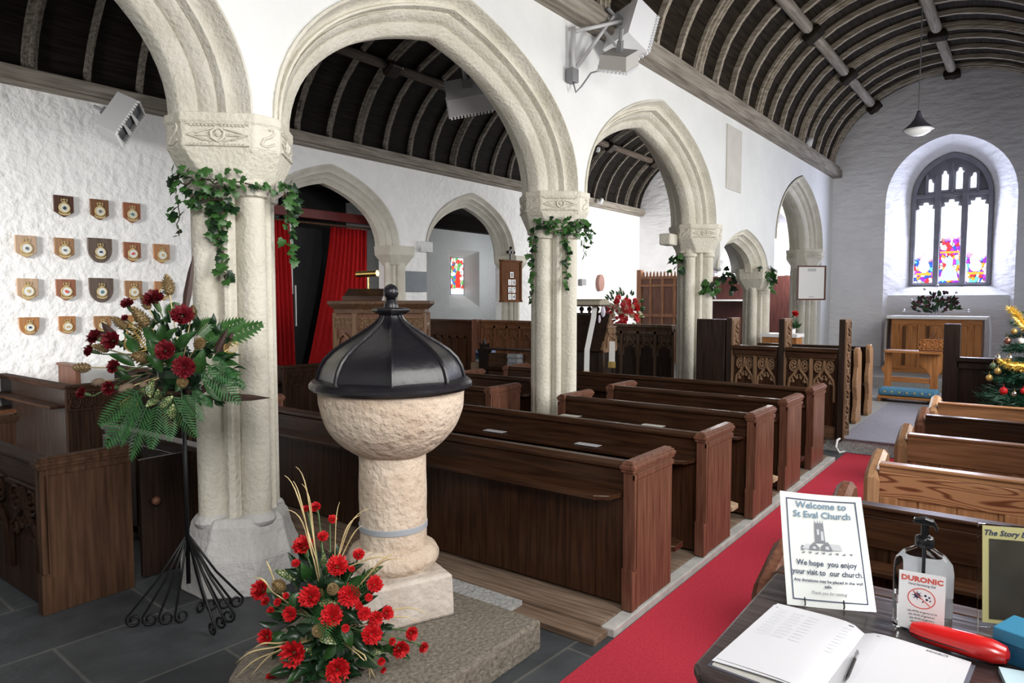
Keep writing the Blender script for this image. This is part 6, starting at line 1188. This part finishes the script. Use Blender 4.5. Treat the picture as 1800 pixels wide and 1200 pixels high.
for row, cidx, wd, kd, em, lab in PLQ:
    x = CX[cidx] + (-.0 if row else .01); t = thing('shield_plaque', lab + ', north wall', 'plaque', (x, 9.262, RZ[row]), group='badge plaques on the north wall'); o_, k = shield(kd)
    q = MB(); q.prism(o_, 'y', 0, .03); q.build('board', wd, t, bevel=.005)
    b = MB(); cz = -.015; n = 22
    b.lathe([(.062 * k, 0), (.064 * k, .006), (.056 * k, .010), (.050 * k, .010), (.049 * k, 0)], n, T=Matrix.Translation((0, -.002, cz)) @ Matrix.Rotation(R(90), 4, 'X')); bd = b.build('badge_ring', m_pgold, t)
    b = MB(); b.lathe([(.05 * k, 0), (.05 * k, .007), (.001, .008)], n, T=Matrix.Translation((0, -.002, cz)) @ Matrix.Rotation(R(90), 4, 'X')); b.build('badge_disc', m_pale if row else m_pcre, bd)
    b = MB(); rg = random.Random(row * 7 + cidx)
    pts_ = [(.026 * k * rg.uniform(.5, 1.2) * math.cos(a * PI / 5), cz + .022 * k * rg.uniform(.45, 1.2) * math.sin(a * PI / 5)) for a in range(10)]; b.prism(pts_, 'y', -.014, -.010); b.build('emblem', em, bd)
    b = MB()   # crown
    for sg in (-1, 1): b.tube([(sg * .003 * k, -.006, cz + .09 * k), (sg * .03 * k, -.006, cz + .105 * k), (sg * .032 * k, -.006, cz + .082 * k), (sg * .02 * k, -.006, cz + .068 * k)], .0045 * k, 6)
    b.tube([(0, -.006, cz + .068 * k), (0, -.006, cz + .095 * k)], .004 * k, 6); b.box(-.022 * k, .022 * k, -.010, 0, cz + .062 * k, cz + .072 * k); b.ball((0, -.006, cz + .103 * k), .009 * k, 8); b.build('crown', m_pgold, bd)
    b = MB(); b.loft([[(-.062 * k + .124 * k * i / 10, -.008, cz - .062 * k - .016 * k * math.sin(PI * i / 10) + dz_ + .012 * k * (1 if i in (0, 10) else 0)) for i in range(11)] for dz_ in (.010 * k, -.010 * k)], closed=False); s_ = b.build('scroll', m_pgold, bd); md = s_.modifiers.new('thick', 'SOLIDIFY'); md.thickness = .004
q = MB(); q.box(3.74, 3.88, 9.26, 9.28, 1.15, 1.27); tag(q.build('small_frame', m_blk, bevel=.003), 'small dark frame just behind the left carnations, below the bottom plaques', 'frame')

# ================================================================ heaters and lamps
m_refl = M('heater_element', (.03, .035, .04), .25, col2=(.14, .15, .16), scale=9)
def heater(label, loc, zdir, ydir, w, d, h, mat, ring=True, back=True):
    """quartz heater: box with its mouth along +Z, long axis along X"""
    z = Vector(zdir).normalized(); x = Vector(ydir); x = (x - z * x.dot(z)).normalized(); y = z.cross(x)
    t = bpy.data.objects.new('quartz_heater', None); COL.objects.link(t); tag(t, label, 'heater'); m = Matrix((x, y, z)).transposed().to_4x4(); m.translation = Vector(loc); t.matrix_world = m
    q = MB(); b0 = [(-w * .49, -h * .46, -d), (w * .49, -h * .46, -d), (w * .49, h * .46, -d), (-w * .49, h * .46, -d)]; b1 = [(-w / 2, -h / 2, 0), (w / 2, -h / 2, 0), (w / 2, h / 2, 0), (-w / 2, h / 2, 0)]
    q.loft([b0, b1], caps=False); q.add(b0, [(0, 1, 2, 3)]); hs = q.build('housing', mat, t); md = hs.modifiers.new('thick', 'SOLIDIFY'); md.thickness = .006
    q = MB(); q.box(-w * .45, w * .45, -h * .42, h * .42, -.035, -.028); q.build('element_panel', m_refl, t)
    q = MB()
    for k in range(4):
        xx = -w / 2 + w * k / 3; q.add([(xx - .012, -h / 2, -.004), (xx + w * .10, -h / 2, -.004), (xx + .01, h * .38, -.012), (xx - .012, h * .3, -.012)], [(0, 1, 2, 3)]) if k < 3 else None
    rf = q.build('reflector', m_white, t); md = rf.modifiers.new('thick', 'SOLIDIFY'); md.thickness = .004
    q = MB(); n = 13
    for sg in (-1, 1):
        for k in range(n): xx = -w / 2 + w * (k + .5) / n; q.box(xx - w / n * .28, xx + w / n * .28, sg * h / 2 - .010, sg * h / 2 + .010, -.005, .022)
        for k in range(7): yy = -h / 2 + h * (k + .5) / 7; q.box(sg * w / 2 - .010, sg * w / 2 + .010, yy - h / 7 * .28, yy + h / 7 * .28, -.005, .018)
    q.build('serrated_guard', m_greyl if mat is not m_grey else m_white, t)
    q = MB()
    for k in range(n - 1): xx = -w / 2 + w * (k + 1) / n; q.box(xx - w / n * .2, xx + w / n * .2, -h / 2 - .008, -h / 2 + .004, -.03, -.008)
    q.build('vent_slot', m_gloss, t)
    q = MB(); q.box(-w * .1, w * .1, -.02, .02, -d - .10, -d); q.tube([(0, 0, -d - .08), (0, 0, -d - .2)], .02, 8); q.build('bracket', m_greyd, t)
    return t
m_whe = M('white_heater_enamel', (.86, .87, .9), .4)
heater('grey three bar heater fixed high on the left wall under the roof plate', (4.08, 8.92, 3.80), (.62, -.62, -.42), (.45, .0, .9), .50, .25, .32, m_grey)
heater('white heater seen from behind, upper of the cluster on the arcade wall', (6.15, 3.12, 4.10), (.75, -.28, -.48), (.52, .10, .85), .52, .26, .34, m_whe)
heater('beige grey heater plate, lower of the cluster on the arcade wall', (5.62, 3.05, 3.72), (.40, .30, -.85), (.84, .1, .4), .34, .12, .26, M('beige_enamel', (.44, .42, .40), .5))
heater('grey heater hanging in the nave behind the big arch', (5.42, 4.62, 3.62), (.62, .35, -.6), (.5, -.7, .2), .44, .18, .36, m_grey)
hv = [o for o in COL.objects if o.name.startswith('quartz_heater') and 'nave' in o['label']][0]; bpy.context.view_layer.update()
q = MB(); q.tube([(5.42, 4.6, 3.75), (5.3, 4.3, 3.95), (5.3, 4.03, 3.95)], .02, 8); q.box(5.24, 5.36, 4.02, 4.05, 3.87, 4.03); s_ = q.build('wall_arm', m_greyd, hv); s_.matrix_parent_inverse = hv.matrix_world.inverted()
t = thing('heater_bracket', 'grey pipe bracket carrying the heater cluster on the arcade wall', 'bracket', (5.36, 3.36, 3.6))
q = MB(); q.tube([(0, 0, .02), (0, 0, .46)], .022, 8); q.tube([(0, -.02, .42), (.5, -.2, .62)], .018, 8); q.tube([(.03, 0, .1), (.45, -.15, .66)], .018, 8); q.tube([(.42, -.1, .64), (.9, -.15, .62)], .02, 8); q.tube([(.30, -.05, .60), (.42, -.24, .32), (.3, -.3, .16)], .016, 8); q.build('pipe_arm', m_grey, t, smooth='all')
q = MB(); q.box(-.05, .05, -.03, .05, -.02, .10); q.build('junction_box', m_greyd, t, bevel=.008)
q = MB(); q.tube([(0, 0, -.02), (.03, -.01, -.10), (.08, -.04, -.04), (.14, -.10, .08), (.24, -.2, .12)], .008, 6); q.build('cable', m_greyd, t, smooth='all')
# pendant lamp
t = thing('pendant_lamp', 'grey bell shaped pendant lamp hanging before the east wall', 'lamp', (11.5, 1.43, 4.03)); q = MB(); q.tube([(0, 0, .3), (0, 0, 1.80)], .009, 6); q.build('cable', m_greyd, t)
q = MB(); q.lathe([(.02, .30), (.03, .26), (.05, .2), (.10, .13), (.19, .05), (.20, .04)], 24); q.build('shade', M('lamp_grey', (.10, .10, .13), .4), t, smooth='all'); q = MB(); q.lathe([(.19, .045), (.15, 0), (.08, -.04), (.02, -.05), (.001, -.05)], 24); q.build('glass_bowl', m_white, t, smooth='all')
for i, (x, y, z, lab) in enumerate(((6.35, 9.0, 4.52, 'small pale floodlight by the left edge of the big arch'), (15.0, 8.7, 5.35, 'pale floodlight beside the nave purlin'), (15.7, 9.0, 4.16, 'tiny white spotlight on the far nave wall plate'), (13.0, 3.28, 4.40, 'tiny spotlight on the aisle wall plate near the east wall'), (9.62, 3.60, 2.12, 'white bulb spotlight inside the low arch'))):
    t = thing('spotlight', lab, 'spotlight', (x, y, z)); q = MB(); q.lathe([(.03, .10), (.06, .08), (.09 if i < 2 else .055, -.05), (.08 if i < 2 else .05, -.055)], 14, T=Matrix.Rotation(R(40), 4, 'Y')); q.build('lamp_head', m_greyl, t, smooth='all'); q = MB(); q.tube([(0, 0, .05), (.02, .08, .14)], .01, 6); q.build('arm', m_greyd, t)
# paper slips on the pew ledges
for (x, y, z), lab in zip(SLIPS, ('white paper slip on the second pew ledge, nearer the font', 'white paper slip on the second pew ledge, nearer the aisle', 'paper slip on the second pew ledge just right of the font cover', 'cream paper slip at the left end of the short pew ledge', 'cream paper slip near the aisle end of the short pew ledge', 'cream paper slip on the fourth pew ledge')):
    px_ = {0: 4.05, 1: 4.05, 2: 4.05, 3: 4.99, 4: 4.99, 5: 5.87}[[s for s in range(6) if SLIPS[s][0] == x][0]]; t = MB(); t.box(-.035, .035, -.09, .09, 0, .002); o = t.build('paper_slip', m_paper if px_ < 4.5 else m_cream); o.location = (px_, y, .665); tag(o, lab, 'paper slip')
